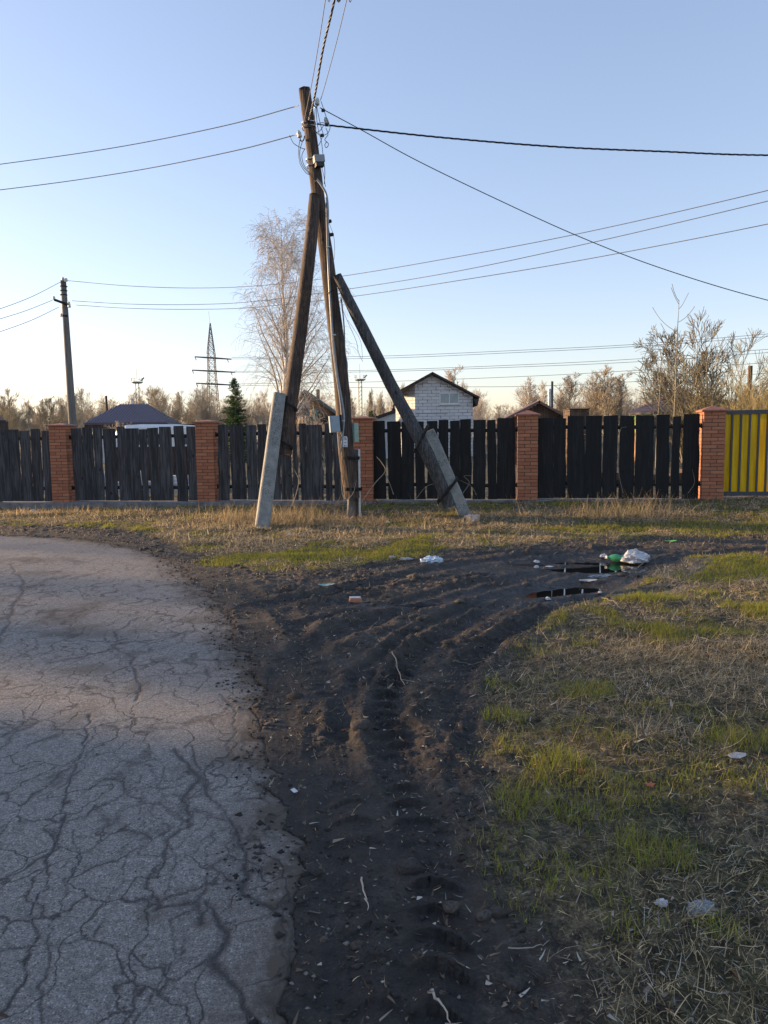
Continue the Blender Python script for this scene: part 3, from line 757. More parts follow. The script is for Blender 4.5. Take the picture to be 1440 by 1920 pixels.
for i, boards in enumerate(panel_px):
    mid = (pill_s[i] + pill_s[i + 1]) / 2; z0 = float(fence_z(fpos(mid)[0]))
    root = empty('board_fence', (fpos(mid)[0], fpos(mid)[1], z0), pan_lab[i], 'fence', 'board fence panels between the brick pillars')
    mb = MB(); grey = i < 3
    for (a, b_) in boards:
        sa, sb = fence_s(a, z0 + 1.5), fence_s(b_, z0 + 1.5)
        wv = sb - sa; cx = (sa + sb) / 2
        if grey: lean = rng.uniform(-0.03, 0.02); ww = wv * rng.uniform(.99, 1.06)
        else: lean = rng.uniform(-0.03, 0.01); ww = wv * rng.uniform(1.0, 1.05)
        H = 1.565 + rng.uniform(-0.035, 0.025) + (0.02 if not grey else 0)
        n = 22; zz = np.linspace(0.012 + rng.uniform(0, .02), H, n)
        amp = 0.016 if grey else 0.009
        ph = rng.uniform(0, 50, 2); off = 0.0 + rng.uniform(-0.006, 0.006); th = rng.uniform(0.018, 0.026)
        yo = PW * 0.12
        el = np.array([amp * ((vnoise(np.array(z * 2.4 + ph[0]), np.array(3.3)) - .5) * 2.4 + (vnoise(np.array(z * 9 + ph[0]), np.array(8.3)) - .5)) for z in zz])
        er = np.array([amp * ((vnoise(np.array(z * 2.4 + ph[1]), np.array(5.3)) - .5) * 2.4 + (vnoise(np.array(z * 9 + ph[1]), np.array(1.3)) - .5)) for z in zz])
        if grey and rng.rand() < .45:   # a knot bulge or bite
            k = rng.uniform(0.3, 1.2); sgn = rng.choice([-1, 1]); (el if rng.rand() < .5 else er)[:] += sgn * 0.02 * np.exp(-((zz - k) / 0.05) ** 2)
        fr = zz / H
        c_ = cx - mid + lean * (fr - 1) * -1.0 * 0.8 * (-1)
        wz = ww * (1.02 + 0.06 * (1 - fr)) / 2
        lft = c_ - wz + el; rgt = c_ + wz + er
        skew = rng.uniform(-0.012, 0.012)
        cup = rng.uniform(0.0, 0.006)
        V_ = []
        for j in range(n):
            zt = zz[j] + (skew if j == n - 1 else 0)
            V_ += [(lft[j], yo, zz[j]), ((lft[j] + rgt[j]) / 2, yo + cup, (zz[j] + zt) / 2), (rgt[j], yo, zt), (rgt[j], yo + th, zt), ((lft[j] + rgt[j]) / 2, yo + th + cup, (zz[j] + zt) / 2), (lft[j], yo + th, zz[j])]
        V_ = np.array(V_); V_[:, 1] += off
        Fc = [(j * 6 + k, j * 6 + (k + 1) % 6, (j + 1) * 6 + (k + 1) % 6, (j + 1) * 6 + k) for j in range(n - 1) for k in range(6)]
        Fc += [tuple(range(6)), tuple(reversed(range((n - 1) * 6, n * 6)))]
        mb.add(fT(mid, z0)(V_), Fc)
    o = mb.build('board_panel', M['board_grey'] if grey else M['board_black'], root); fix_normals(o)
    a0 = pill_s[i] + PW / 2 - 0.01 - mid; a1 = pill_s[i + 1] - PW / 2 + 0.01 - mid
    for zr_ in (0.30, 1.38):
        mb = MB(); nn = 9; xs = np.linspace(a0, a1, nn)
        mb.tube(fT(mid, z0)([(x_, PW * 0.12 - 0.035, zr_ + 0.012 * math.sin(x_ * 2.1 + i)) for x_ in xs]), 0.036, 4, 0)
        mb.build('rail', M['board_black'], root)
    for zr_ in (0.30, 1.38):
        for sx in (a0, a1):
            mb = MB(); mb.box(sx - 0.03, sx + 0.03, PW * .12 - .02, PW * .12 + .028, zr_ - 0.045, zr_ + 0.045, 0, fT(mid, z0)); mb.build('bracket', M['metal_dark'], root)

# concrete plinth strip under the fence
for (i, sa, sb, lab) in ((0, pill_s[0], pill_s[3] + 0.2, 'grey concrete strip footing under the left fence panels'), (1, pill_s[3] + 0.3, pill_s[5] + .1, 'grey concrete strip footing under the black fence panels')):
    mb = MB(); n = 26; xs = np.linspace(sa, sb, n); V_ = []
    for j, s_ in enumerate(xs):
        zt = float(fence_z(fpos(s_)[0])) + 0.004 + 0.006 * rng.randn() * .5; fo = (0.30 if i == 0 else 0.17) + rng.uniform(-.006, .006)
        for (yy, zz_) in ((-0.2, zt), (fo, zt), (fo + .012, zt - .012), (fo + 0.015, zt - 0.4), (-0.2, zt - 0.4)):
            p = fpos(s_, yy); V_.append((p[0], p[1], zz_))
    Fc = [(j * 5 + k, j * 5 + (k + 1) % 5, (j + 1) * 5 + (k + 1) % 5, (j + 1) * 5 + k) for j in range(n - 1) for k in range(5)] + [tuple(range(5)), tuple(reversed(range((n - 1) * 5, n * 5)))]
    mb.add(V_, Fc); o = mb.build('concrete_footing', M['plinth'], loc=(fpos((sa + sb) / 2)[0], fpos((sa + sb) / 2)[1], 0)); fix_normals(o)
    set_props(o, lab, 'footing')

# gate
gs0 = fence_s(1351, 1.0); GL = 3.6; gmid = gs0 + GL / 2; gz = float(fence_z(fpos(gs0)[0])) + 0.05
root = empty('sliding_gate', (fpos(gmid, -.1)[0], fpos(gmid, -.1)[1], gz), 'yellow panelled gate in a dark grey metal frame at the right edge', 'gate')
T = fT(gs0, gz); GH = 1.60; yo = -0.08
mb = MB(); mb.box(0, 0.075, yo - .03, yo + .03, 0, GH, 0, T); mb.box(GL - .075, GL, yo - .03, yo + .03, 0, GH, 0, T)
mb.box(0.0755, GL - .0755, yo - .029, yo + .029, GH - .075, GH - .001, 0, T); mb.box(0.0755, GL - .0755, yo - .029, yo + .029, 0.001, .075, 0, T)
mb.build('gate_frame', M['gate_frame'], root)
x_ = 0.075 + 0.11
while x_ < GL - .12:
    mb = MB(); mb.box(x_, x_ + .034, yo - .002, yo + .03, .0755, GH - .0755, 0, T); mb.build('bar', M['gate_frame'], root); x_ += 0.155
mb = MB(); mb.box(0.076, GL - .076, yo - .018, yo - .008, .076, GH - .076, 0, T); mb.build('infill_sheet', M['yellow'], root)
for zz_ in (0.16, 1.36):
    mb = MB(); mb.box(-.09, -.001, yo - .04, yo + .02, zz_, zz_ + .13, 0, T); mb.build('hinge', M['metal_dark'], root)
mb = MB(); n = 12; V_ = []
for s_ in np.linspace(gs0 - .1, gs0 + GL, n):
    zt = gz - 0.03
    for (yy, zz_) in ((-0.25, zt), (.12, zt), (.42, zt - .075 + rng.uniform(-.01, .01)), (.5, zt - 0.2), (-0.25, zt - 0.3)):
        p = fpos(s_, yy); V_.append((p[0], p[1], zz_))
Fc = [(j * 5 + k, j * 5 + (k + 1) % 5, (j + 1) * 5 + (k + 1) % 5, (j + 1) * 5 + k) for j in range(n - 1) for k in range(5)] + [tuple(range(5)), tuple(reversed(range((n - 1) * 5, n * 5)))]
mb.add(V_, Fc); o = mb.build('gate_threshold', M['plinth'], loc=(fpos(gmid)[0], fpos(gmid)[1], 0)); fix_normals(o); set_props(o, 'low rough concrete sill under the yellow gate', 'sill')

# ================================================================== MAIN POLE
D0 = float(G(664, 972)[1])
base = G(662, 972)
pole = empty('utility_pole', tuple(base), 'leaning wooden utility pole propped by two braces on concrete stubs', 'utility pole')
prng = np.random.RandomState(5)
def pxpath(l): return smooth_path([P(*q) for q in l], 6)
def rad_path(l, n=6):
    r = smooth_path([np.array([q, 0, 0]) for q in l], n); return [v[0] for v in r]
pts = [(661, 934, D0), (656, 895, D0), (650, 850, D0), (646, 800, D0), (643, 745, D0), (634, 655, D0), (622, 560, D0), (611, 470, D0), (600, 395, D0), (591, 320, D0), (582, 245, D0), (571, 167, D0)]
wd = [29, 30, 30, 29, 29, 28, 27, 25, 24, 23, 22, 21]
mb = MB(); mb.tube(pxpath(pts), [r for r in rad_path([w_ / 2 * D0 / F * 1.0 for w_ in wd])], 20, wob=0.045, rng=prng)
o = mb.build('pole', M['pole_wood'], pole, True)
# left brace, coming towards the camera
S1 = G(491, 992); Y1 = float(S1[1])
lb = [(533, 852, Y1 + 0.42), (541, 780, Y1 + 0.50), (552, 700, Y1 + 0.58), (564, 610, Y1 + .66), (576, 510, D0 - .34), (585, 430, D0 - .27), (590, 366, D0 - .19)]
w2 = [28, 27, 26, 25, 23.5, 22, 19]
mb = MB(); pp = pxpath(lb); mb.tube(pp, rad_path([w_ / 2 * q[2] / F for w_, q in zip(w2, lb)]), 18, wob=0.04, rng=prng)
br1 = mb.build('brace', M['pole_wood'], pole, True); br1['label'] = 'left brown brace of the pole'
# right brace
S2 = G(874, 970); Y2 = float(S2[1])
rb = [(845, 948, Y2 - .03), (818, 885, Y2 - .05), (783, 815, Y2 - .08), (740, 735, D0 - .12), (700, 655, D0 - .15), (660, 575, D0 - .18), (632, 516, D0 - .20)]
w3 = [27, 27, 25, 23, 22, 20, 16]
mb = MB(); pp = pxpath(rb); mb.tube(pp, rad_path([w_ / 2 * q[2] / F for w_, q in zip(w3, rb)]), 18, wob=0.04, rng=prng)
br2 = mb.build('brace', M['pole_grey'], pole, True); br2['label'] = 'right grey brace of the pole'
def stub(a, b, w0, w1, side, nm, mat):
    mb = MB(); a = np.asarray(a, float); b = np.asarray(b, float)
    d = (b - a) / np.linalg.norm(b - a); sx = np.asarray(side, float); sx = sx - d * np.dot(sx, d); sx /= np.linalg.norm(sx); sy = np.cross(d, sx)
    n = 14; bev = 0.16; V_ = []
    for i in range(n):
        t_ = i / (n - 1); p = a + (b - a) * t_; w_ = (w0 + (w1 - w0) * t_) / 2
        if i in (0, n - 1): w_ *= 0.93
        for (u, v_) in ((-1, -1 + bev), (-1 + bev, -1), (1 - bev, -1), (1, -1 + bev), (1, 1 - bev), (1 - bev, 1), (-1 + bev, 1), (-1, 1 - bev)):
            V_.append(p + sx * u * w_ * (1 + prng.randn() * .008) + sy * v_ * w_ * (1 + prng.randn() * .008))
    Fc = [(j * 8 + k, j * 8 + (k + 1) % 8, (j + 1) * 8 + (k + 1) % 8, (j + 1) * 8 + k) for j in range(n - 1) for k in range(8)] + [tuple(range(8)), tuple(reversed(range((n - 1) * 8, n * 8)))]
    mb.add(V_, Fc); o = mb.build(nm, mat, pole); fix_normals(o); return o
a1 = P(524, 738, Y1 + .36); b1 = S1 + (S1 - a1) * 0.15
stub(a1, b1, .20, .235, (1, .30, 0), 'concrete_stub', M['stub'])['label'] = 'left pitted concrete stub with a sunlit edge'
a2 = P(803, 808, Y2 - .03); b2 = S2 + (S2 - a2) * 0.15
stub(a2, b2, .21, .20, (1, .0, 0.3), 'concrete_stub', M['stub'])['label'] = 'right concrete stub with cracked foot'
a3 = P(667, 842, D0 + .13); b3 = P(660, 1000, D0 + .14)
stub(a3, b3, .17, .22, (1, .1, 0), 'concrete_stub', M['plinth'])
mb = MB(); mb.beam(P(669, 936, D0 - .01), P(669, 980, D0 - .01), .035, .03); mb.build('wood_wedge', M['pole_wood'], pole)
mb = MB(); mb.beam(P(673.5, 842, D0 + .0), P(675, 985, D0 + .0), .035, .05); mb.build('steel_channel', M['galv'], pole)
# wire bindings round the stubs
def binding(c, d, rw, rd_, n=3, thick=0.010, mat='metal_dark', tilt=0.0):
    mb = MB(); d = np.asarray(d, float); d /= np.linalg.norm(d); sx = np.array([1.0, 0, 0]); sx = sx - d * np.dot(sx, d); sx /= np.linalg.norm(sx); sy = np.cross(d, sx)
    for q in range(n):
        cc = np.asarray(c) + d * (q - (n - 1) / 2) * thick * 1.7
        ring = []
        for a in np.linspace(0, 2 * math.pi, 30):
            x_ = math.copysign(abs(math.cos(a)) ** .6, math.cos(a)) * rw; y_ = math.copysign(abs(math.sin(a)) ** .6, math.sin(a)) * rd_
            ring.append(cc + sx * x_ + sy * y_ + d * (x_ * tilt + prng.randn() * .002))
        mb.tube(ring, thick, 6, cap=False)
    return mb.build('wire_binding', M[mat], pole)
dl = S1 - a1
binding(P(536, 758, Y1 + .44), dl, .20, .15, 3, .010, tilt=.35); binding(P(527, 829, Y1 + .36), dl, .20, .15, 3, .010, tilt=.35)
dr = S2 - a2
binding(P(790, 822, Y2 - .05), dr, .20, .15, 3, .010, tilt=-.8); binding(P(842, 914, Y2 - .04), dr, .19, .15, 3, .010, tilt=-.5); binding(P(832, 926, Y2 - .05), dr, .16, .15, 2, .010, tilt=-.6)
binding(P(657, 858, D0 + .05), (0.03, 0, 1), .165, .19, 4, .008, tilt=.0); binding(P(661, 916, D0 + .05), (0.03, 0, 1), .165, .19, 4, .008, tilt=.0)
binding(P(629, 548, D0 - .1), (-.12, 0, 1), .13, .2, 1, .007, tilt=.15); binding(P(596, 403, D0 - .07), (-.1, 0, 1), .14, .18, 1, .006, tilt=-.1)
for (px, py) in ((579, 232), (579.5, 240), (587, 300), (588, 312)):
    binding(P(px, py, D0), (-.11, 0, 1), 11.8 * D0 / F, 11.8 * D0 / F, 1, .010, 'galv')

def pxtube(nm, l, r, mat, parent=pole, k=8, n=6, lab=None):
    mb = MB(); mb.tube(smooth_path([P(*q) for q in l], n), r, k); o = mb.build(nm, M[mat], parent, True)
    if lab: o['label'] = lab
    return o
f = D0 - .17
pxtube('cable_conduit', [(594, 336, f), (603, 348, f), (612, 366, f), (615, 400, f), (614, 440, f + .02), (616, 500, f), (619, 560, f), (625, 640, f), (632, 700, f), (640, 745, f), (645, 782, f), (643, 812, f), (641, 838, f)], .019, 'conduit')
pxtube('cable_conduit', [(612, 380, f), (613, 440, f), (615, 500, f), (618, 560, f), (623, 640, f), (630, 700, f), (637, 745, f), (641, 785, f), (640, 815, f)], .012, 'conduit')
pxtube('cable_conduit', [(640, 560, D0), (645, 610, D0 + .02), (647, 660, D0), (651, 684, D0 - .05), (650, 720, D0), (655, 760, D0)], .012, 'conduit')
for px, py in ((615, 463), (626, 628), (643, 789)):
    mb = MB(); mb.box(*sum([[c - h_, c + h_] for c, h_ in zip(P(px, py, f - .005), (.035, .02, .007))], [])); mb.build('clip', M['galv'], pole)
# step cleats on the upper right
for px, py in ((617, 415), (621, 440)):
    c = P(px, py, D0); mb = MB(); mb.lathe([(.02, -.03), (.03, -.025), (.03, .03), (.018, .045)], 10, c, (1, 0, .1)); mb.build('cleat', M['dark_wood'], pole)
# meter box on its bracket
mb = MB(); c = P(627, 795, D0 - .22)
def boxrot(c, ang, tilt=0.0):
    ca, sa = math.cos(ang), math.sin(ang)
    def T(v):
        v = np.asarray(v, float); x_ = v[:, 0] * math.cos(tilt) + v[:, 2] * math.sin(tilt); z_ = -v[:, 0] * math.sin(tilt) + v[:, 2] * math.cos(tilt)
        return np.stack([c[0] + x_ * ca - v[:, 1] * sa, c[1] + x_ * sa + v[:, 1] * ca, c[2] + z_], -1)
    return T
Tm = boxrot(c, .25, -.07)
mb.box(-.085, .085, -.055, .055, -.14, .14, 0, Tm); mb.box(-.06, .075, -.0625, -.0555, -.125, .125, 0, Tm)
bx = mb.build('meter_box', M['box_grey'], pole); 
mb = MB(); mb.box(.0855, .13, -.03, .08, -.135, .15, 0, Tm); mb.build('bracket', M['metal_dark'], pole)
c = P(663.5, 811, D0 + .02); Tm = boxrot(c, -.9, -.02)
mb = MB(); mb.box(-.08, .08, -.045, .045, -.165, .165, 0, Tm); b2_ = mb.build('meter_box', M['box_green'], pole); b2_['label'] = 'green box on the far side of the pole'
# junction box near the top
c = P(598, 301, D0 - .15); Tm = boxrot(c, .35, -.12)
mb = MB(); mb.box(-.085, .085, -.07, .07, -.035, .075, 0, Tm); jb = mb.build('junction_box', M['box_plastic'], pole)
mb = MB(); mb.box(-.07, .07, -.055, .055, -.10, -.0355, 0, Tm); mb.build('terminal_block', M['rubber'], jb)
# enamel number plate with an arrow over small characters
c = P(647.5, 828, D0 - .185); Tm = boxrot(c, .10, .0)
mb = MB(); W_, H_ = .038, .092
prof = [(-W_, -H_), (W_, -H_), (W_, H_ * .72), (W_ * .6, H_), (-W_ * .6, H_), (-W_, H_ * .72)]
V_ = [(x_, 0, z_) for x_, z_ in prof] + [(x_, .004, z_) for x_, z_ in prof]
mb.add(Tm(V_), [tuple(range(6)), tuple(reversed(range(6, 12)))] + [(j, (j + 1) % 6, 6 + (j + 1) % 6, 6 + j) for j in range(6)])
plt_ = fix_normals(mb.build('number_plate', M['plate'], pole))
def flat(mb, poly, y=-.0015):
    n = len(poly); V_ = [(x_, y, z_) for x_, z_ in poly] + [(x_, -.0002, z_) for x_, z_ in poly]
    mb.add(Tm(V_), [tuple(range(n)), tuple(reversed(range(n, 2 * n)))] + [(j, (j + 1) % n, n + (j + 1) % n, n + j) for j in range(n)])
mb = MB()
flat(mb, [(-.028, .03), (-.020, .03), (-.012, .075), (-.020, .075)]); flat(mb, [(-.006, .075), (.004, .078), (.026, .03), (.014, .03)]); flat(mb, [(-.008, .044), (.012, .044), (.012, .036), (-.008, .036)])
mb.build('plate_symbol', M['ink'], plt_); mb = MB()
flat(mb, [(-.016, -.015), (.016, -.015), (.016, -.025), (-.016, -.025)])
mb.build('plate_dash', M['ink'], plt_); mb = MB()
flat(mb, [(-.02, -.06), (-.008, -.06), (-.008, -.084), (-.02, -.084)]); flat(mb, [(.004, -.062), (.018, -.062), (.018, -.078), (.004, -.078)])
mb.build('plate_digit', M['ink'], plt_)

# insulators with hooks
ins_prof = [(.012, -.05), (.036, -.048), (.040, -.02), (.030, -.012), (.038, 0), (.034, .035), (.020, .045), (.022, .058), (.010, .065)]
def insulator(px, py, Y, ax, hook):
    c = P(px, py, Y); mb = MB(); mb.lathe(ins_prof, 12, c, ax); o = mb.build('insulator', M['porcelain'], pole, True)
    mb = MB(); mb.tube(smooth_path([P(*q) for q in hook], 6), .010, 6); mb.build('hook', M['metal_dark'], o, True)
insulator(595, 191, D0 - .02, (.05, 0, 1), [(586, 191, D0), (588, 197, D0), (593, 201, D0), (595, 197, D0)])
insulator(612, 227, D0 - .1, (-.3, 0, 1), [(594, 233, D0), (604, 234, D0 - .05), (610, 235, D0 - .1)])
insulator(561, 252, D0 - .1, (-.25, 0, 1), [(571, 255, D0), (569, 263, D0 - .05), (564, 264, D0 - .1), (562, 257, D0 - .1)])
for px, py, Y in ((606, 207, D0 - .1), (613, 234, D0 - .1), (577, 225, D0 - .17), (580, 237, D0 - .18), (604, 254, D0 - .1)):
    c = P(px, py, Y); mb = MB(); mb.box(c[0] - .03, c[0] + .03, c[1] - .02, c[1] + .02, c[2] - .02, c[2] + .02); mb.build('clamp', M['rubber'], pole)
# slack leads round the head of the pole
g_ = D0 - .16
loose = [
    [(543, 254, g_), (550, 268, g_), (562, 276, g_), (572, 280, g_)],
    [(563, 258, g_), (560, 280, g_), (562, 305, g_), (572, 322, g_), (580, 328, g_)],
    [(568, 262, g_), (562, 285, g_), (566, 308, g_), (578, 324, g_), (592, 340, g_)],
    [(572, 278, g_), (566, 292, g_), (570, 310, g_), (582, 326, g_)],
    [(593, 200, g_), (594, 225, g_), (598, 250, g_), (602, 262, g_), (605, 285, g_), (609, 320, g_), (608, 345, g_)],
    [(594, 201, g_), (600, 230, g_), (606, 252, g_)],
    [(591, 201, g_), (590, 228, g_), (594, 262, g_)],
    [(584, 240, g_), (592, 248, g_), (601, 244, g_), (607, 235, g_), (612, 233, g_)],
    [(590, 246, g_), (602, 254, g_), (614, 250, g_), (619, 238, g_), (614, 226, g_), (608, 208, g_), (602, 190, g_)],
    [(606, 252, g_), (600, 268, g_), (596, 274, g_)],
    [(611, 240, g_), (615, 252, g_), (609, 262, g_), (616, 270, g_), (612, 277, g_), (609, 272, g_), (613, 265, g_)],
    [(602, 310, g_), (607, 330, g_), (610, 350, g_)],
    [(594, 232, g_), (604, 230, g_), (612, 232, g_)],
]
for l in loose: pxtube('cable_lead', l, .0055, 'rubber', k=5)
pxtube('cable_lead', [(617, 418, D0), (626, 445, D0), (627, 480, D0 + .1), (622, 500, D0)], .004, 'alu', k=5)
pxtube('cable_lead', [(640, 575, D0), (655, 610, D0 - .1), (668, 640, D0 - .15), (672, 660, D0 - .2), (680, 678, D0 - .2)], .004, 'alu', k=5)
pxtube('cable_lead', [(652, 600, D0), (664, 618, D0), (676, 640, D0), (680, 672, D0)], .003, 'alu', k=5)
for l in ([(633, 812, f), (638, 820, f), (636, 826, f)], [(634, 815, f), (635, 835, f), (638, 846, f), (641, 830, f)], [(641, 838, f), (640, 880, f), (641, 920, f), (648, 936, f), (662, 925, f), (668, 900, f)]):
    pxtube('cable_lead', l, .007 if l[0][1] < 830 else .004, 'conduit', k=6)

# ================================================================== OVERHEAD WIRES
def wire(l, r, mat, lab, grp, n=14, k=5, nm='overhead_wire', cat='wire'):
    pts = smooth_path([P(*q) if len(q) == 3 else np.array(q[1:]) for q in l], n); c = pts[len(pts) // 2]
    mb = MB(); mb.tube(pts, r, k); o = mb.build(nm, M[mat], None, True, loc=tuple(c)); return set_props(o, lab, cat, grp)
def bundle(l, r, tw, mats, lab, grp, pitch=.55, n=40, cat='cable bundle'):
    pts = smooth_path([P(*q) if len(q) == 3 else np.array(q[1:]) for q in l], n); pts = np.array(pts)
    seg = np.r_[0, np.cumsum(np.linalg.norm(np.diff(pts, axis=0), axis=1))]
    m_ = max(60, int(seg[-1] / .05)); ss = np.linspace(0, seg[-1], m_); pp = np.stack([np.interp(ss, seg, pts[:, i]) for i in range(3)], -1)
    tan = np.gradient(pp, axis=0); tan /= np.linalg.norm(tan, axis=1)[:, None]; a = np.cross(tan, [0, 0, 1.0]); a /= np.linalg.norm(a, axis=1)[:, None]; b = np.cross(tan, a)
    mb = MB(); nm = len(mats)
    for j in range(nm):
        ph = 2 * math.pi * (ss / pitch + j / nm)
        mb.tube(pp + a * (np.cos(ph) * tw)[:, None] + b * (np.sin(ph) * tw)[:, None], r, 5, j)
    c = pp[m_ // 2]; o = mb.build('cable_bundle', [M[q] for q in mats], None, True, loc=tuple(c)); return set_props(o, lab, cat, grp)
DH = D0 - .15
grp = 'wires leaving the top of the leaning pole'
bundle([(617, 235, DH), (820, 257, DH + .1), (1040, 275, DH + .2), (1240, 284, DH + .3), (1440, 291, DH + .4), (1800, 290, DH + .7)], .0075, .009, ['rubber', 'blue_cable', 'rubber'], 'thick twisted dark cable running right from the pole head to the right edge', grp, .45)
bundle([(579, 226, D0 - .17), (590, 180, D0 - 1.0), (606, 90, D0 - 1.9), (627, 0, D0 - 2.7), (660, -170, D0 - 3.8), ('w', 1.6, -6.0, 8.0)], .009, .010, ['alu', 'rubber', 'alu'], 'middle twisted cable rising from the pole head to the top edge', grp, .3)
wire([(568, 238, D0 - .1), (583, 165, D0 - .9), (597, 85, D0 - 1.8), (610, 0, D0 - 2.7), (634, -170, D0 - 3.8), ('w', 1.2, -6, 8.0)], .006, 'alu', 'left thin wire rising from the pole head to the top edge', grp)
wire([(601, 188, D0 - .1), (612, 150, D0 - .6), (632, 75, D0 - 1.7), (650, 0, D0 - 2.6), (690, -170, D0 - 3.8), ('w', 2.0, -6, 8.0)], .006, 'alu', 'right thin wire rising from the pole head to the top edge', grp)
wire([(600, 202, DH), (680, 245, DH), (780, 300, DH), (920, 368, DH), (1080, 441, DH), (1240, 503, DH), (1440, 563, DH), (1700, 620, DH)], .0075, 'rubber', 'black cable drooping from the pole head to the lower right edge', grp)
wire([(560, 198, D0), (420, 236, D0 + .8), (220, 276, D0 + 1.9), (0, 308, D0 + 3), (-400, 360, D0 + 5)], .008, 'alu', 'upper wire running left from the pole head to the left edge', grp)
wire([(558, 252, D0 - .1), (430, 285, D0 + .6), (230, 324, D0 + 1.8), (0, 356, D0 + 3), (-400, 400, D0 + 5)], .008, 'alu', 'lower wire running left from the pole head to the left edge', grp)
DL = 30.0
grp = 'wires carried by the far grey pole'
wire([(125, 526, DL), (240, 536, 28.5), (360, 540, 27.5), (480, 536, 26), (640, 518, 24), (860, 481, 21.5), (1100, 435, 19.5), (1440, 357, 17), (1900, 240, 15)], .010, 'farwire', 'top thin wire running right from the far grey pole', grp)
wire([(135, 564, DL), (240, 570, 28.5), (360, 571, 27.5), (480, 565, 26), (660, 541, 24), (860, 508, 21.5), (1100, 457, 19.5), (1440, 377, 17), (1900, 262, 15)], .010, 'farwire', 'middle thin wire running right from the far grey pole', grp)
wire([(143, 572, DL), (240, 578, 28.5), (360, 580, 27.5), (480, 576, 26), (660, 556, 24), (860, 526, 21.5), (1100, 486, 19.5), (1440, 420, 17), (1900, 320, 15)], .010, 'farwire', 'lowest thin wire running right from the far grey pole', grp)
wire([(113, 529, DL), (60, 556, 27), (0, 579, 25), (-100, 610, 22)], .010, 'farwire', 'top thin wire running left from the far grey pole', grp)
wire([(98, 563, DL), (50, 582, 27), (0, 598, 25), (-100, 628, 22)], .010, 'farwire', 'middle thin wire running left from the far grey pole', grp)
wire([(110, 576, DL), (60, 600, 27), (0, 622, 25), (-100, 655, 22)], .010, 'farwire', 'lowest thin wire running left from the far grey pole', grp)
# far grey pole
b0 = P(139, 850, DL); b0[2] = 0.0
far = empty('utility_pole', tuple(b0), 'slim grey utility pole with a small cross arm behind the left fence', 'utility pole')
mb = MB(); tp = P(118.5, 526, DL); bp = P(136.5, 800, DL); dd_ = (bp - tp); bb = bp + dd_ * (bp[2] - .0) / (tp[2] - bp[2])
mb.tube([bb + (tp - bb) * t_ for t_ in np.linspace(0, 1, 14)], np.linspace(.175, .105, 14), 12, wob=.02, rng=prng); mb.build('pole', simple('pale_pole_wood', (.10, .095, .088), (.20, .19, .18), 14, .9, .4, .01, (1, 1, .1)), far, True)
mb = MB(); mb.tube([P(102, 562, DL - .15), P(130, 572, DL - .15)], .05, 6); mb.build('cross_arm', M['metal_dark'], far)
mb = MB(); mb.tube([P(114, 592, DL - .1), P(127, 592, DL - .1)], .035, 6); mb.build('cross_arm', M['metal_dark'], far)
for px, py in ((118, 523), (124, 525), (101, 559), (129, 569), (130, 574), (115, 591)):
    mb = MB(); mb.lathe([(.03, -.06), (.07, -.04), (.05, 0), (.06, .03), (.03, .07)], 8, P(px, py, DL - .15), (0, 0, 1)); mb.build('insulator', M['porcelain'], far, True)
for py in (537, 545, 553):
    mb = MB(); c = P(119.5, py, DL); mb.tube([c + np.array([math.cos(a) * .125, math.sin(a) * .125, 0]) for a in np.linspace(0, 2 * math.pi, 14)], .02, 5, cap=False); mb.build('band', M['metal_dark'], far)

# ================================================================== BACKGROUND BUILDINGS
def px_box(mb, x0, x1, yt, Y, z0, depth, mi=0):
    a = P(x0, yt, Y); b = P(x1, yt, Y); mb.box(a[0], b[0], Y, Y + depth, z0, (a[2] + b[2]) / 2, mi)
def quad(mb, pts, th=0.0, mi=0, dirn=(0, 1, 0)):
    """polygon given thickness th along dirn"""
    p = np.array(pts, float); n = len(p); d = np.asarray(dirn, float) * th
    mb.add(np.concatenate([p, p + d]), [tuple(range(n)), tuple(reversed(range(n, 2 * n)))] + [((j + 1) % n, j, n + j, n + (j + 1) % n) for j in range(n)], mi)
def window(parent, x0, x1, z0, z1, Y, panes=2, glass='glass_dark', frame='white_plastic', fw=.06, split=None):
    mb = MB(); mb.box(x0, x1, Y - .05, Y - .001, z0, z0 + fw); mb.box(x0, x1, Y - .05, Y - .001, z1 - fw, z1)
    mb.box(x0, x0 + fw, Y - .049, Y - .001, z0 + fw, z1 - fw); mb.box(x1 - fw, x1, Y - .049, Y - .001, z0 + fw, z1 - fw)
    for i in range(1, panes):
        xx = x0 + (x1 - x0) * (i / panes if split is None else split); mb.box(xx - fw / 2, xx + fw / 2, Y - .048, Y - .001, z0 + fw, z1 - fw)
    w_ = mb.build('window', M[frame], parent)
    mb = MB(); mb.box(x0 + fw, x1 - fw, Y - .03, Y - .002, z0 + fw, z1 - fw); mb.build('pane', M[glass], w_)
    return w_
def gable_roof_slab(mb, pL, pR, ridge, Yf, Yb, th=.16):
    """pL, ridge, pR are (x, z) of the upper outline"""
    for a, b in ((pL, ridge), (ridge, pR)):
        a = np.array(a); b = np.array(b); n = np.array([-(b - a)[1], (b - a)[0]]); n = n / np.linalg.norm(n) * th
        v = []
        for Y_ in (Yf, Yb): v += [(a[0], Y_, a[1]), (b[0], Y_, b[1]), (b[0] - n[0], Y_, b[1] - n[1]), (a[0] - n[0], Y_, a[1] - n[1])]
        mb.add(v, [(0, 3, 2, 1), (4, 5, 6, 7), (0, 1, 5, 4), (1, 2, 6, 5), (2, 3, 7, 6), (3, 0, 4, 7)])

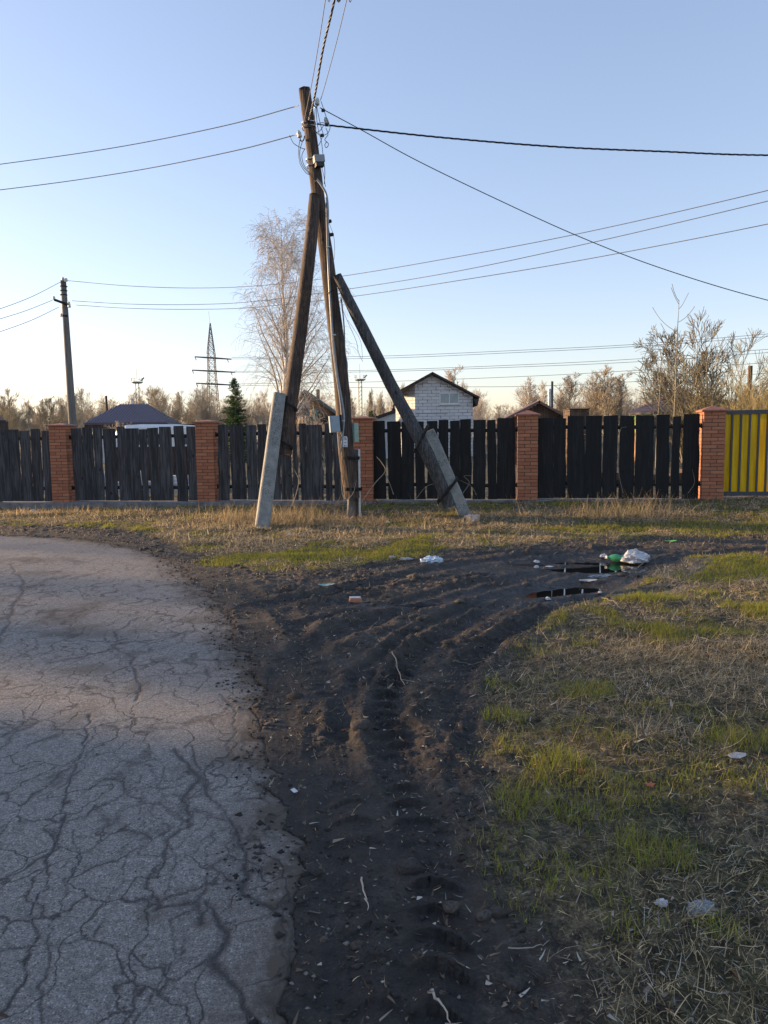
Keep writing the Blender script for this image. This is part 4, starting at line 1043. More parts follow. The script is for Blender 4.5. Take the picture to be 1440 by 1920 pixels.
# ---- hip roofed house, left
D = 46.0
hA = empty('hip_roof_house', tuple(P(250, 830, D + 4)[:2]) + (0.0,), 'low white house with a purple ribbed metal hip roof behind the left fence', 'house')
eL, eR = P(157, 792, D), P(314, 793, D); rL, rR = P(224, 758, D + 3.2), P(276, 758, D + 3.2); bR = P(341, 797, D + 7.0); zE = (eL[2] + eR[2]) / 2
bR[2] = zE; eL[2] = eR[2] = zE; rL[2] = rR[2] = (rL[2] + rR[2]) / 2; bL = eL + (bR - eR)
mb = MB(); quad(mb, [eL, eR, rR, rL], .08, 0, (0, 0, -1)); quad(mb, [eR, bR, rR], .08, 0, (0, 0, -1)); quad(mb, [bR, bL, rL, rR], .08, 0, (0, 0, -1)); quad(mb, [bL, eL, rL], .08, 0, (0, 0, -1))
# raised ribs of the sheet metal
def ribs(mb, A, B, C_, D_, n):
    A, B, C_, D_ = map(np.array, (A, B, C_, D_))
    for i in range(1, n):
        t_ = i / n; lo = A + (B - A) * t_
        # rise straight up the slope until the hip or ridge
        up = ((D_ + C_) / 2 - (A + B) / 2); 
        e = (B - A) / np.linalg.norm(B - A); up = up - e * np.dot(up, e)
        s0 = np.dot(D_ - A, e); s1 = np.dot(C_ - A, e); s_ = t_ * np.linalg.norm(B - A)
        k = min(1.0, s_ / max(s0, 1e-3), (np.linalg.norm(B - A) - s_) / max(np.linalg.norm(B - A) - s1, 1e-3))
        if k > .03: mb.beam(lo + (0, 0, .012), lo + up * k + (0, 0, .012), .06, .045, 0, e)
ribs(mb, eL, eR, rR, rL, 30)
e2 = bR - eR; ribs(mb, eR, bR, rR + 1e-6, rR, 26)
o = mb.build('roof', M['roof_purple'], hA)
mb = MB(); x0, x1 = eL[0] + .35, eR[0] - .1; mb.box(x0, x1, D + .5, D + 7.2, 0, zE - .32); mb.build('wall', M['wall_white'], hA)
mb = MB(); mb.box(eL[0] + .02, eR[0] + .05, D + .02, D + 7.0, zE - .30, zE - .09); mb.build('eave_board', M['dark_wood'], hA)
mb = MB(); c = P(247, 757, D + 3.4); mb.tube([c - (0, 0, .3), c + (0, 0, .28)], .10, 8); mb.tube([c + (0, 0, .281), c + (0, 0, .36)], .14, 8); mb.build('chimney', M['galv'], hA)
mb = MB(); a = P(335, 798, D + 9); b = P(372, 800, D + 9); mb.box(a[0], b[0], D + 9, D + 11, 0, a[2]); mb.box(a[0] - .2, b[0] + .3, D + 8.8, D + 11.2, a[2] + .003, a[2] + .12); o = mb.build('lean_to_shed', M['dark_wood'], loc=(a[0], D + 10, 0)); set_props(o, 'low dark shed right of the purple roofed house', 'shed')
# rusty flue left of that house
mb = MB(); c = P(199, 742, D + 12); mb.tube([c * (1, 1, 0), c], .09, 8); o = mb.build('flue_pipe', M['dark_wood'], loc=(c[0], c[1], 0)); set_props(o, 'thin rusty flue pipe standing left of the purple roof', 'pipe')

# ---- white van behind the left fence
D = 22.0
vx0, vx1 = P(200, 800, D)[0], P(378, 800, D)[0]; vt = P(290, 795, D)[2]
van = empty('parked_van', ((vx0 + vx1) / 2, D + .9, 0.05), 'white van with a rounded roof parked behind the left fence', 'van')
prof = [(0, .35), (.02, 1.1), (.10, 1.45), (.28, vt - .10), (.55, vt - .02), (1.0, vt), (2.0, vt - .01), (2.6, vt - .06), (vx1 - vx0 - .1, vt - .16), (vx1 - vx0, vt - .5), (vx1 - vx0, .35)]
mb = MB(); n = len(prof); V_ = []
for yy, k in ((0, 0.0), (.10, 1.0), (1.7, 1.0), (1.8, 0.0)):
    for (x_, z_) in prof: V_.append((vx0 + x_ + (0.06 if k == 0 and x_ < .3 else 0) * 1, D + yy, z_ - (0.10 if (k == 0 and z_ > 1.2) else 0)))
Fc = [tuple(range(n)), tuple(reversed(range(3 * n, 4 * n)))] + [(r * n + j, r * n + (j + 1) % n, (r + 1) * n + (j + 1) % n, (r + 1) * n + j) for r in range(3) for j in range(n)]
mb.add(V_, Fc); o = mb.build('body', M['white_plastic'], van); fix_normals(o)
mb = MB(); mb.box(vx0 - .015, vx1 + .015, D - .02, D + 1.82, .30, 1.30); mb.build('lower_body', M['dark_wood'], van)
for k, (a, b) in enumerate(((.35, 1.0), (1.12, 1.9), (2.02, 2.7))):
    mb = MB(); mb.box(vx0 + a, vx0 + b, D - .012, D - .002, 1.36, 1.66); mb.build('window', M['glass_dark'], van)
for a in (.65, 2.5):
    mb = MB(); c = (vx0 + a, D + .1, .34); mb.lathe([(.1, -.13), (.3, -.13), (.33, -.08), (.33, .08), (.3, .1)], 20, c, (0, -1, 0)); w_ = mb.build('wheel', M['rubber'], van)
    mb = MB(); mb.lathe([(.05, .1301), (.19, .1301), (.17, .15)], 14, c, (0, -1, 0)); mb.build('rim', M['galv'], w_)

# ---- low stack of pale blocks and firewood seen through the gaps
brn = np.random.RandomState(3)
for (pa, pb, D, zt, mat, lab, nm, cat) in ((-60, 380, 19.5, .60, 'wall_white', 'low stack of pale blocks glimpsed through the left fence', 'block_stack', 'blocks'), (1000, 1300, 17.5, .62, 'brown_wood', 'firewood stack glimpsed through the black fence', 'firewood_stack', 'firewood')):
    mb = MB(); xa, xb = P(pa, 860, D)[0], P(pb, 860, D)[0]; x_ = xa
    while x_ < xb:
        wv = brn.uniform(.2, .42); h_ = zt * brn.uniform(.45, 1.0); z_ = .1
        while z_ < h_:
            hh = brn.uniform(.10, .19); mb.box(x_ + brn.uniform(0, .02), x_ + wv, D + brn.uniform(0, .1), D + .4, z_, z_ + hh - .012); z_ += hh
        x_ += wv * brn.uniform(.92, .98)
    o = mb.build(nm, M[mat], loc=((xa + xb) / 2, D, .1)); set_props(o, lab, cat)

# ---- wooden cottage behind the poles
D = 48.0
hC = empty('wooden_cottage', tuple(P(575, 830, D)[:2]) + (0.0,), 'tan wooden cottage with a steep slate gable and chimney between the leaning poles', 'house')
rg = P(571, 730, D); le = P(522, 775, D); re = P(634, 775, D)
mb = MB(); quad(mb, [(le[0] + .35, D + .5, 0), (re[0] - .35, D + .5, 0), (re[0] - .35, D + .5, re[2] + .0), (rg[0], D + .5, rg[2] - .2), (le[0] + .35, D + .5, le[2] + .0)], 6.0); mb.build('wall', M['tan_wood'], hC)
mb = MB(); gable_roof_slab(mb, (le[0], le[2]), (re[0], re[2]), (rg[0], rg[2]), D, D + 7); mb.build('roof', M['roof_slate'], hC)
a = P(561.5, 767, D + .5); b = P(583, 748, D + .5); window(hC, a[0], b[0], a[2], b[2], D + .5, 2, 'curtain', 'tan_wood', .07)
a = P(567, 800, D - .4); b = P(596, 767, D - .4); mb = MB(); mb.box(a[0], b[0], D - .4, D + .45, 0, b[2]); mb.build('porch', M['roof_slate'], hC)
a = P(582, 785, D - .45); b = P(596, 767, D - .45); mb = MB(); mb.box(a[0], b[0], D - .45, D - .41, a[2], b[2]); mb.build('teal_panel', M['wall_teal'], hC)
a = P(596, 786, D - .2); b = P(622, 780, D - .2); mb = MB(); mb.box(a[0], b[0], D - .3, D + .4, 0, b[2]); mb.build('porch', M['dark_wood'], hC)
a = P(593.5, 750, D + 2.5); b = P(599, 730, D + 2.5); mb = MB(); mb.box(a[0], b[0], D + 2.4, D + 2.7, a[2] - 1.0, b[2]); mb.build('chimney', M['brown_wood'], hC)
mb = MB(); mb.beam(P(583, 737, D + 1), P(587, 732, D + 1), .08, .08); mb.build('roof_ladder', M['roof_slate'], hC)

# ---- white block house
D = 52.0
hB = empty('block_house', tuple(P(820, 830, D + 4)[:2]) + (0.0,), 'two storey house of bare white blocks with a dark gable roof and one window', 'house')
def wall_poly(pts, Y_, nm, mat, th=.3, skew=None):
    """front facing polygon with metre UVs; pts (x, z)"""
    p = [(x, Y_ + (0 if skew is None else skew(x)), z) for x, z in pts]; mb = MB(); quad(mb, p, th)
    o = mb.build(nm, mat, hB); uv = o.data.uv_layers.new(name='UVMap')
    off = np.array(hB.location)
    for l in o.data.loops:
        v = np.array(o.data.vertices[l.vertex_index].co) + off; uv.data[l.index].uv = (v[0] * (1 if skew is None else 1.35), v[2])
    return fix_normals(o)
xa, xb = P(778, 740, D)[0], P(886.5, 740, D)[0]; rg = P(811, 697, D - .5); eR = P(900, 744, D - .5)
def roof_z(x): return rg[2] - abs(x - rg[0]) * (rg[2] - eR[2]) / (eR[0] - rg[0])
wall_poly([(xa, 0), (xb, 0), (xb, roof_z(xb) - .18), (rg[0], rg[2] - .2), (xa, roof_z(xa) - .2)], D, 'wall', M['block'])
xl = P(742, 760, D + 1.6)[0]
wall_poly([(xl, 0), (xa + .02, 0), (xa + .02, roof_z(xa) - .22), (xl, roof_z(xl) - .3)], D, 'wall', M['block'], skew=lambda x: .02 + (xa + .02 - x) * 1.35)
mb = MB(); mb.box(xb - .3, xb - .002, D + .302, D + 8, 0, roof_z(xb) - .4); mb.build('wall', M['block'], hB)
xL = P(741, 744, D - .5)[0]
mb = MB(); gable_roof_slab(mb, (xL, roof_z(xL)), (eR[0], eR[2]), (rg[0], rg[2]), D - .5, D + 8.5, .13); mb.build('roof', M['roof_dark'], hB)
mb = MB(); xs = eR[0] - .05; quad(mb, [(xb + .01, D - .45, eR[2] - .15), (xs, D - .45, eR[2] - .12), (xs - .10, D - .45, eR[2] - .55), (xb + .25, D - .45, eR[2] - .62)], 8.4); mb.build('eave', M['roof_dark'], hB)
a = P(824, 758, D); b = P(861, 736, D); wb = window(hB, a[0], b[0], a[2], b[2], D, 2, 'glass_pale', 'white_plastic', .07, .50)
mb = MB(); mb.box(a[0] - .05, b[0] + .05, D - .12, D - .002, a[2] - .06, a[2] - .004); mb.build('sill', M['galv'], wb)
a = P(779, 775, D); b = P(840, 776, D); mb = MB(); mb.box(a[0] + .02, b[0], D - .03, D - .002, a[2] - .03, a[2] + .02); mb.build('steel_lintel', M['concrete'], hB)
# stepped gable joints: thin dark mortar steps below the verge
mb = MB()
for side, n_ in ((1, 9), (-1, 3)):
    x_ = rg[0] + side * .35
    for i in range(n_):
        z_ = roof_z(x_) - .30; L_ = .62 * brn.uniform(.7, 1.1); xe = x_ + side * L_ * .6
        if xe > xb - .1 or xe < xa + .1: break
        mb.box(min(x_, xe), max(x_, xe), D - .012, D - .002, z_ - .2, z_ - .165); mb.box(xe - .015, xe + .015, D - .013, D - .003, z_ - .36, z_ - .2); x_ = xe
mb.build('mortar_joint', M['roof_slate'], hB)
# lean-to and flue left of the block house
a = P(704, 782, D - 3); b = P(742, 770, D - 3)
mb = MB(); quad(mb, [(a[0], D - 3, a[2] + .05), (b[0], D - 3, b[2] + .1), (b[0], D - 3, b[2] - .12), (a[0], D - 3, a[2] - .12)], 3); mb.build('roof', M['roof_dark'], None) if False else None
lt = empty('lean_to_shed', (float((a[0] + b[0]) / 2), D - 2, 0.0), 'dark lean to shed with a sloping roof left of the white block house', 'shed')
mb2 = MB(); quad(mb2, [(a[0] + .1, D - 2.8, 0), (b[0], D - 2.8, 0), (b[0], D - 2.8, b[2] - .13), (a[0] + .1, D - 2.8, a[2] - .13)], 2.5); mb2.build('wall', M['wall_white'], lt); mb.build('roof', M['roof_dark'], lt)
mb = MB(); c = P(738, 718, D - 1.2); mb.tube([c * (1, 1, 0), c], .055, 6); c2 = P(738, 766, D - 1.2); mb.box(c2[0] - .11, c2[0] + .11, D - 1.3, D - 1.1, c2[2] - .8, c2[2]); mb.tube([c * (1, 1, 1) - (.0, 0, .25), c - (.45, 0, .05)], .04, 5)
o = mb.build('flue_pipe', M['metal_dark'], loc=(c[0], c[1], 0)); set_props(o, 'dark flue pipe left of the white block house', 'pipe')

# ---- brown plank shed
D = 36.0
hD = empty('plank_shed', tuple(P(1010, 830, D)[:2]) + (0.0,), 'brown plank shed with a low dark gable behind the black fence', 'shed')
rg = P(1011.5, 751, D); le = P(935, 790, D); re = P(1078, 787, D)
mb = MB(); x_ = le[0] + .4
while x_ < re[0] - .4:
    wv = brn.uniform(.12, .17); xm = x_ + wv / 2
    zt = rg[2] - .13 - abs(xm - rg[0]) * ((rg[2] - le[2]) / (rg[0] - le[0]) if xm < rg[0] else (rg[2] - re[2]) / (re[0] - rg[0]))
    mb.box(x_, x_ + wv - .008, D + .3 + brn.uniform(0, .01), D + .33 + .01, 0, zt); x_ += wv
mb.build('wall', M['brown_wood'], hD)
mb = MB(); gable_roof_slab(mb, (le[0], le[2]), (re[0], re[2]), (rg[0], rg[2]), D, D + 1.2, .11); mb.build('roof', M['roof_brown'], hD)
mb = MB(); c = P(1035.5, 715, D + 3); mb.tube([c - (0, 0, 3.2), c], .06, 6); mb.build('mast_pole', M['pole_grey'], hD)
mb = MB(); c = P(1030.5, 729, D + 2.6); mb.tube([c - (0, 0, 2.2), c], .075, 8); mb.build('flue', M['galv'], hD)
D = 33.0
a = P(1068, 790, D); b = P(1105, 767, D); mb = MB()
z_ = 0.0
while z_ < b[2] - .02:
    mb.box(a[0] + brn.uniform(0, .01), b[0] - brn.uniform(0, .01), D, D + 1.2, z_, min(z_ + .17, b[2]) - .012); z_ += .17
mb.box(a[0] - .03, b[0] + .03, D - .04, D + 1.25, b[2] + .002, b[2] + .03)
o = mb.build('plank_hut', M['brown_wood'], loc=((a[0] + b[0]) / 2, D + .6, 0)); set_props(o, 'small boxy brown plank hut right of the gabled shed', 'hut')

# ---- green and yellow house, right
D = 38.0
hE = empty('green_cottage', tuple(P(1250, 830, D + 3)[:2]) + (0.0,), 'green and lime cottage with a brown hip roof behind the right bushes', 'house')
eL = P(1177, 774, D + 1.2); eM = P(1226, 773, D - .6); rg = P(1275, 728, D + 3); eR_ = P(1372, 772, D + 1.5)
mb = MB(); quad(mb, [eL, eM, rg], .1, 0, (0, 0, -1)); quad(mb, [eM, eR_, rg], .1, 0, (0, 0, -1)); eB = P(1200, 774, D + 8)
quad(mb, [eR_, eB, rg], .1, 0, (0, 0, -1)); quad(mb, [eB, eL, rg], .1, 0, (0, 0, -1)); mb.build('roof', M['roof_brown'], hE)
a = P(1181, 778, D + 1.3); b = P(1225, 777, D - .3)
mb = MB(); quad(mb, [(a[0], a[1], b[2] - .9), (b[0], b[1], b[2] - .9), (b[0], b[1], b[2] - .14), (a[0], a[1], a[2] - .14)], 1.5); mb.build('wall', M['wall_lime'], hE)
mb = MB(); quad(mb, [(a[0], a[1], 0), (b[0], b[1], 0), (b[0], b[1], b[2] - .902), (a[0], a[1], b[2] - .902)], 1.5); mb.build('wall', M['tan_wood'], hE)
mb = MB(); quad(mb, [(a[0] - .02, a[1] - .03, a[2] - .13), (b[0], b[1] - .03, b[2] - .13), (b[0], b[1] - .03, b[2] + .03), (a[0] - .02, a[1] - .03, a[2] + .03)], .1); mb.build('eave_board', M['wall_green'], hE)
c = P(1372, 778, D + 1.6); mb = MB(); quad(mb, [(b[0] + .03, b[1], 0), (c[0], c[1], 0), (c[0], c[1], c[2] - .1), (b[0] + .03, b[1], b[2] - .1)], 1.5); mb.build('wall', M['roof_slate'], hE)
mb = MB(); c = P(1407, 686, D + 2); mb.tube([c * (1, 1, 0), c], [.15, .12], 8); o = mb.build('flue_pipe', M['brown_wood'], loc=(c[0], c[1], 0)); set_props(o, 'rusty brown flue pipe among the ochre bushes at the right', 'pipe')
# dark eave at the far left
D = 30.0; a = P(-160, 786, D); b = P(11, 788, D); rr = P(-90, 760, D + 2)
hF = empty('dark_roofed_shed', tuple(P(-80, 830, D + 1)[:2]) + (0.0,), 'dark roofed shed whose eave tip shows at the left edge', 'shed')
mb = MB(); quad(mb, [(a[0], D, a[2]), (b[0], D, b[2]), (b[0] - 1.9, D + 2.4, b[2] + .75), (a[0], D + 2.4, b[2] + .75)], .12, 0, (0, 0, -1)); quad(mb, [(a[0], D + 2.4, b[2] + .75), (b[0] - 1.9, D + 2.4, b[2] + .75), (b[0] - 2.6, D + 4.8, b[2]), (a[0], D + 4.8, b[2])], .12, 0, (0, 0, -1)); mb.build('roof', M['roof_dark'], hF)
mb = MB(); mb.box(a[0] + .3, b[0] - .5, D + .4, D + 1.2, 0, b[2] - .02); mb.build('wall', M['dark_wood'], hF)

# ---- unseen house added far to the left so its shadow covers the near ground
hG = empty('shade_house', (-35.0, 6.0, 0.0), 'two storey gable roofed house added out of view at the far left to shade the near ground', 'house')
mb = MB(); mb.box(-39, -31, -6.0, 13.1, -.1, 6.4); mb.build('wall', M['dark_wood'], hG)
mb = MB()
for s_ in (-1, 1):
    quad(mb, [(-35 + s_ * 4.6, -6.5, 6.2), (-35 + s_ * 4.6, 13.5, 6.2), (-35, 13.5, 8.2), (-35, -6.5, 8.2)], .15, 0, (0, 0, 1))
mb.build('roof', M['roof_slate'], hG)
mb = MB(); quad(mb, [(-39, 12.8, 6.402), (-31, 12.8, 6.402), (-35, 12.8, 8.1)], .2); mb.build('gable', M['dark_wood'], hG)

# ================================================================== PYLON AND MASTS
D = 205.0
pyl = empty('lattice_pylon', tuple(P(398, 820, D)[:2]) + (0.0,), 'tall rusty lattice pylon with three cross arms beyond the trees', 'pylon')
def lat(prof, mb, r=.07, seg=None):
    """prof: list of (px centre, py, half width m)"""
    rings = []
    for (px, py, hw) in prof:
        c = P(px, py, D); rings.append([c + np.array([sx * hw, sy * hw, 0]) for sx, sy in ((-1, -1), (1, -1), (1, 1), (-1, 1))])
    for i in range(len(rings) - 1):
        for k in range(4):
            mb.tube([rings[i][k], rings[i + 1][k]], r * 1.35, 4)
            mb.tube([rings[i][k], rings[i + 1][(k + 1) % 4]], r * .75, 3); mb.tube([rings[i][(k + 1) % 4], rings[i + 1][k]], r * .75, 3)
            mb.tube([rings[i][k], rings[i][(k + 1) % 4]], r * .7, 3)
mb = MB(); ys = np.linspace(606, 663, 8); lat([(394 + (y - 606) * .03, y, .08 + (y - 606) / 57 * .85) for y in ys], mb)
o = mb.build('lattice_peak', M['lattice_grey'], pyl)
mb = MB(); ys = np.linspace(663, 812, 13); lat([(396 + (y - 663) * .042, y, .93 + max(0, (y - 690)) / 120 * .75) for y in ys], mb)
o = mb.build('lattice_body', M['lattice'], pyl)
mb = MB(); mb.tube([P(391, 584, D), P(393.5, 606, D)], .05, 4); mb.build('spike', M['farwire'], pyl)
arms = []
for (xl_, yl_, xr_, yr_) in ((365, 669, 434, 673.5), (360, 694, 441, 698), (367.5, 718.5, 437, 722)):
    mb = MB(); mb.tube([P(xl_, yl_, D - 1), P((xl_ + xr_) / 2, (yl_ + yr_) / 2, D), P(xr_, yr_, D + 1)], [.16, .26, .16], 4); a_ = mb.build('cross_arm', M['lattice_grey'], pyl)
    for (px, py, Y_) in ((xl_ + .5, yl_, D - 1), (xr_ - 8, yr_ - .5, D + 1)):
        mb = MB(); c = P(px, py, Y_); mb.tube([c, c + (.35, 0, -.95)], [.16, .10], 5); mb.build('insulator_string', M['porcelain'], a_)
hv = 'high voltage lines from the pylon'
for i, (l, lab) in enumerate((
        ([(434, 670, D), (700, 668, 195), (1000, 655.5, 185), (1200, 645, 178), (1440, 626, 172), (1700, 602, 165)], 'uppermost high voltage line right of the pylon'),
        ([(430, 673, D), (700, 672, 195), (1000, 659.5, 185), (1200, 649, 178), (1440, 631, 172), (1700, 606, 165)], 'second high voltage line, just below the uppermost one'),
        ([(441, 696, D), (700, 694, 195), (1000, 683, 185), (1200, 672.5, 178), (1440, 655, 172), (1700, 636, 165)], 'third high voltage line from the top'),
        ([(441, 698, D), (700, 697, 195), (1000, 687, 185), (1200, 678, 178), (1440, 661, 172), (1700, 641, 165)], 'fourth high voltage line from the top'),
        ([(437, 720, D), (700, 716, 195), (1000, 705, 185), (1200, 694, 178), (1440, 680, 172), (1700, 660, 165)], 'fifth high voltage line from the top'),
        ([(437, 722, D), (700, 727, 195), (860, 725.5, 190), (1000, 724, 185), (1200, 715, 178), (1440, 700, 172)], 'lowest high voltage line, near the tree tops'))):
    wire(l, .050, 'farwire', lab, hv, 8, 4, 'high_voltage_line', 'power line')
for j, (cx, yt, yp, D_, lab) in enumerate(((257, 667, 716, 215, 'pale floodlight mast with a round platform above the purple roof'), (675, 682, 711, 220, 'pale floodlight mast with a platform right of the leaning pole'))):
    c0 = P(cx, 830, D_); ms = empty('floodlight_mast', (c0[0], c0[1], 0.0), lab, 'mast')
    a = P(cx, yp + 3, D_); mb = MB(); 
    for sx in (-.45, .45): mb.tube([(a[0] + sx, D_, 0), (a[0] + sx, D_, a[2])], .16, 4)
    for z_ in np.arange(0, a[2] - 1, 1.2): mb.tube([(a[0] - .45, D_, z_), (a[0] + .45, D_, z_ + 1.2)], .06, 3)
    mb.build('shaft', M['mast'], ms)
    mb = MB(); mb.lathe([(1.2, 0), (1.65, .25), (1.65, .45), (1.3, .5)], 12, a, (0, 0, 1)); pf = mb.build('platform', M['mast'], ms)
    mb = MB()
    for z_ in (1.0, 1.5): mb.tube([a + np.array([math.cos(q) * 1.65, math.sin(q) * 1.65, z_]) for q in np.linspace(0, 2 * math.pi, 13)], .06, 3, cap=False)
    for q in np.linspace(0, 2 * math.pi, 9)[:-1]: mb.tube([a + np.array([math.cos(q) * 1.65, math.sin(q) * 1.65, .45]), a + np.array([math.cos(q) * 1.65, math.sin(q) * 1.65, 1.5])], .05, 3)
    mb.build('railing', M['mast'], pf)
    mb = MB(); mb.tube([a + (0, 0, .5), P(cx - 3 + j * 2, yt, D_)], [.09, .04], 4); mb.build('lightning_rod', M['mast'], ms)
    mb = MB(); c = P(cx + 10, yp - 5, D_); mb.beam(c - (.5, 0, .5), c + (.5, 0, .45), .35, .35); mb.build('floodlight', M['mast'], ms)

# ================================================================== BARE TREES
def grow(rg_, segs, p, d, L, r, lvl, prm):
    n = prm['n'][lvl]; st = L / n; p = np.array(p, float); d = np.array(d, float)
    kids = prm['kids'][lvl]; cpos = sorted(rg_.uniform(prm['start'][lvl], 1.0, kids)) if kids else []
    ci = 0; last = lvl == len(prm['n']) - 1
    for i in range(n):
        t0, t1 = i / n, (i + 1) / n
        d = d + rg_.randn(3) * prm['wob'][lvl] + np.array([0, 0, prm['trop'][lvl] * (1 if not callable(prm['trop'][lvl]) else 1)])
        d /= np.linalg.norm(d); q = p + d * st
        ra, rb_ = r * (1 - t0 * prm['tap']), r * (1 - t1 * prm['tap'])
        segs.append((p, q, ra, rb_, lvl))
        while ci < len(cpos) and cpos[ci] <= t1:
            t_ = cpos[ci]; ci += 1; b = p + (q - p) * ((t_ - t0) / (t1 - t0))
            az = rg_.uniform(0, 2 * math.pi); perp = np.cross(d, [math.cos(az), math.sin(az), .3]); perp /= np.linalg.norm(perp)
            an = R(rg_.uniform(*prm['ang'][lvl])); cd_ = d * math.cos(an) + perp * math.sin(an)
            cl = L * rg_.uniform(*prm['len'][lvl]) * prm['env'](t_, lvl)
            grow(rg_, segs, b, cd_, cl, max(rb_ * prm['rr'], prm['rmin']), lvl + 1, prm)
        p = q
def segs_mesh(segs, name, mats, parent=None, loc=(0, 0, 0), minr=0.0, thick_k=6, split=99):
    V_, Q_, MI = [], [], []; nv = 0
    A = np.array([s[0] for s in segs]); B = np.array([s[1] for s in segs]); ra = np.array([s[2] for s in segs]); rb_ = np.array([s[3] for s in segs]); lv = np.array([s[4] for s in segs])
    for k, msk in ((thick_k, lv <= 1), (3, lv > 1)):
        if not msk.any(): continue
        a, b, r0, r1, l_ = A[msk], B[msk], np.maximum(ra[msk], minr), np.maximum(rb_[msk], minr), lv[msk]
        d = b - a; d /= np.linalg.norm(d, axis=1)[:, None] + 1e-9
        ref = np.where(np.abs(d[:, 2:3]) > .9, [[1.0, 0, 0]], [[0, 0, 1.0]]); u = np.cross(d, ref); u /= np.linalg.norm(u, axis=1)[:, None]; w_ = np.cross(d, u)
        n = len(a); vv = np.zeros((n, 2 * k, 3))
        for j in range(k):
            c, s_ = math.cos(2 * math.pi * j / k), math.sin(2 * math.pi * j / k)
            vv[:, j] = a + (u * c + w_ * s_) * r0[:, None]; vv[:, k + j] = b + (u * c + w_ * s_) * r1[:, None]
        base_ = nv + np.arange(n)[:, None] * 2 * k
        for j in range(k): Q_.append(np.concatenate([base_ + j, base_ + (j + 1) % k, base_ + k + (j + 1) % k, base_ + k + j], 1)); MI.append((l_ >= split).astype(int))
        V_.append(vv.reshape(-1, 3)); nv += n * 2 * k
    o = np_mesh(name, np.concatenate(V_), np.concatenate(Q_), mats, True, mi=np.concatenate(MI)); o.location = loc
    if parent is not None: o.parent = parent; o.location = (0, 0, 0)
    return o
def tree_obj(name, segs, mats, loc, lab, cat, grp=None, minr=0.0):
    """trunk and crown as two parts"""
    root = empty(name, loc, lab, cat, grp)
    s0 = [s for s in segs if s[4] == 0]; s1 = [s for s in segs if s[4] > 0]
    segs_mesh(s0, 'trunk', [mats[0]], root, minr=minr, thick_k=8); segs_mesh(s1, 'crown', [mats[1]], root, minr=minr, thick_k=5)
    return root

# big weeping birch
bg_ = np.random.RandomState(21)
def env_b(t, l):
    if l == 0: return 1.12 * (1.0 - t) ** .55 + .12
    return 1.15 - .6 * t
prm_b = dict(n=[26, 9, 6, 7], kids=[56, 11, 7, 0], start=[.10, .12, .08, 0], wob=[.02, .05, .10, .10], trop=[.012, .02, -.07, -.26], tap=.93, ang=[(22, 46), (22, 55), (25, 75), (0, 0)], len=[(.30, .40), (.28, .48), (.55, 1.0), (0, 0)], rr=.50, rmin=.004, env=env_b)
D = 44.0; tb = P(530, 830, D); H_b = P(545, 398, D)[2]
segs = []; grow(bg_, segs, (0, 0, 0), (0.0, 0, 1), H_b * .95, .17, 0, prm_b)
tree_obj('birch_tree', segs, [M['bark_birch'], M['twig_birch']], (tb[0], D, 0.0), 'tall bare weeping birch behind the leaning pole', 'birch tree', None, .0055).scale = (1.12, 1.12, 1.0)

# variants: slender poplar-like trees, spreading bare trees, bushes
def env_p(t, l): return (1.15 - .75 * t) if l == 0 else (1.1 - .6 * t)
prm_p = dict(n=[12, 5, 4, 3], kids=[40, 8, 5, 0], start=[.08, .15, .1, 0], wob=[.02, .05, .07, .08], trop=[.02, .14, .12, .10], tap=.9, ang=[(18, 38), (18, 38), (15, 38), (0, 0)], len=[(.24, .40), (.34, .6), (.6, 1.1), (0, 0)], rr=.45, rmin=.004, env=env_p)
prm_s = dict(n=[9, 6, 5, 3], kids=[20, 8, 5, 0], start=[.12, .2, .1, 0], wob=[.05, .06, .08, .08], trop=[.02, .11, .10, .08], tap=.85, ang=[(22, 50), (18, 42), (16, 40), (0, 0)], len=[(.35, .55), (.40, .65), (.7, 1.2), (0, 0)], rr=.5, rmin=.004, env=env_p)
VAR = {}
def variant(kind, seed, H):
    key = (kind, seed)
    if key not in VAR:
        g0 = np.random.RandomState(seed); s = []
        if kind == 'poplar': grow(g0, s, (0, 0, 0), (0, 0, 1), 1.0 * 8, .11, 0, prm_p)
        elif kind == 'spread': grow(g0, s, (0, 0, 0), (0.03, 0, 1), 1.0 * 7, .13, 0, prm_s)
        else:
            for k in range(7):
                a_ = g0.uniform(0, 6.28); t_ = g0.uniform(.1, .45)
                pp_ = dict(prm_s); pp_['kids'] = [9, 6, 4, 0]; pp_['trop'] = [.05, .09, .05, .03]
                grow(g0, s, (math.cos(a_) * .2, math.sin(a_) * .2, 0), (math.cos(a_) * t_, math.sin(a_) * t_, 1), 8 * g0.uniform(.6, 1.0), .055, 0, pp_)
        VAR[key] = s
    s = VAR[key]; top = max(q[1][2] for q in s); return s, top
TM = {}
def place_tree(kind, seed, px, ytop, D_, mat, lab, cat='bare tree', grp=None, name='bare_tree', minr=.012, wide=1.0):
    s, top = variant(kind, seed, 1); c = P(px, 830, D_); H_ = P(px, ytop, D_)[2]; k = H_ / top
    key = (kind, seed, mat, round(minr / k, 3))
    if key not in TM:
        root = tree_obj(name, s, [M[mat], M[mat]], (c[0], D_, 0), lab, cat, grp, minr / k); TM[key] = root
    else:
        src = TM[key]; root = src.copy(); COL.objects.link(root); root.location = (c[0], D_, 0); root['label'] = lab
        for ch in src.children:
            q = ch.copy(); COL.objects.link(q); q.parent = root
    root.scale = (k * wide, k * wide, k); root.rotation_euler = (0, 0, (px * 1.7) % 6.28); return root
tg = 'bare trees standing beyond the houses'
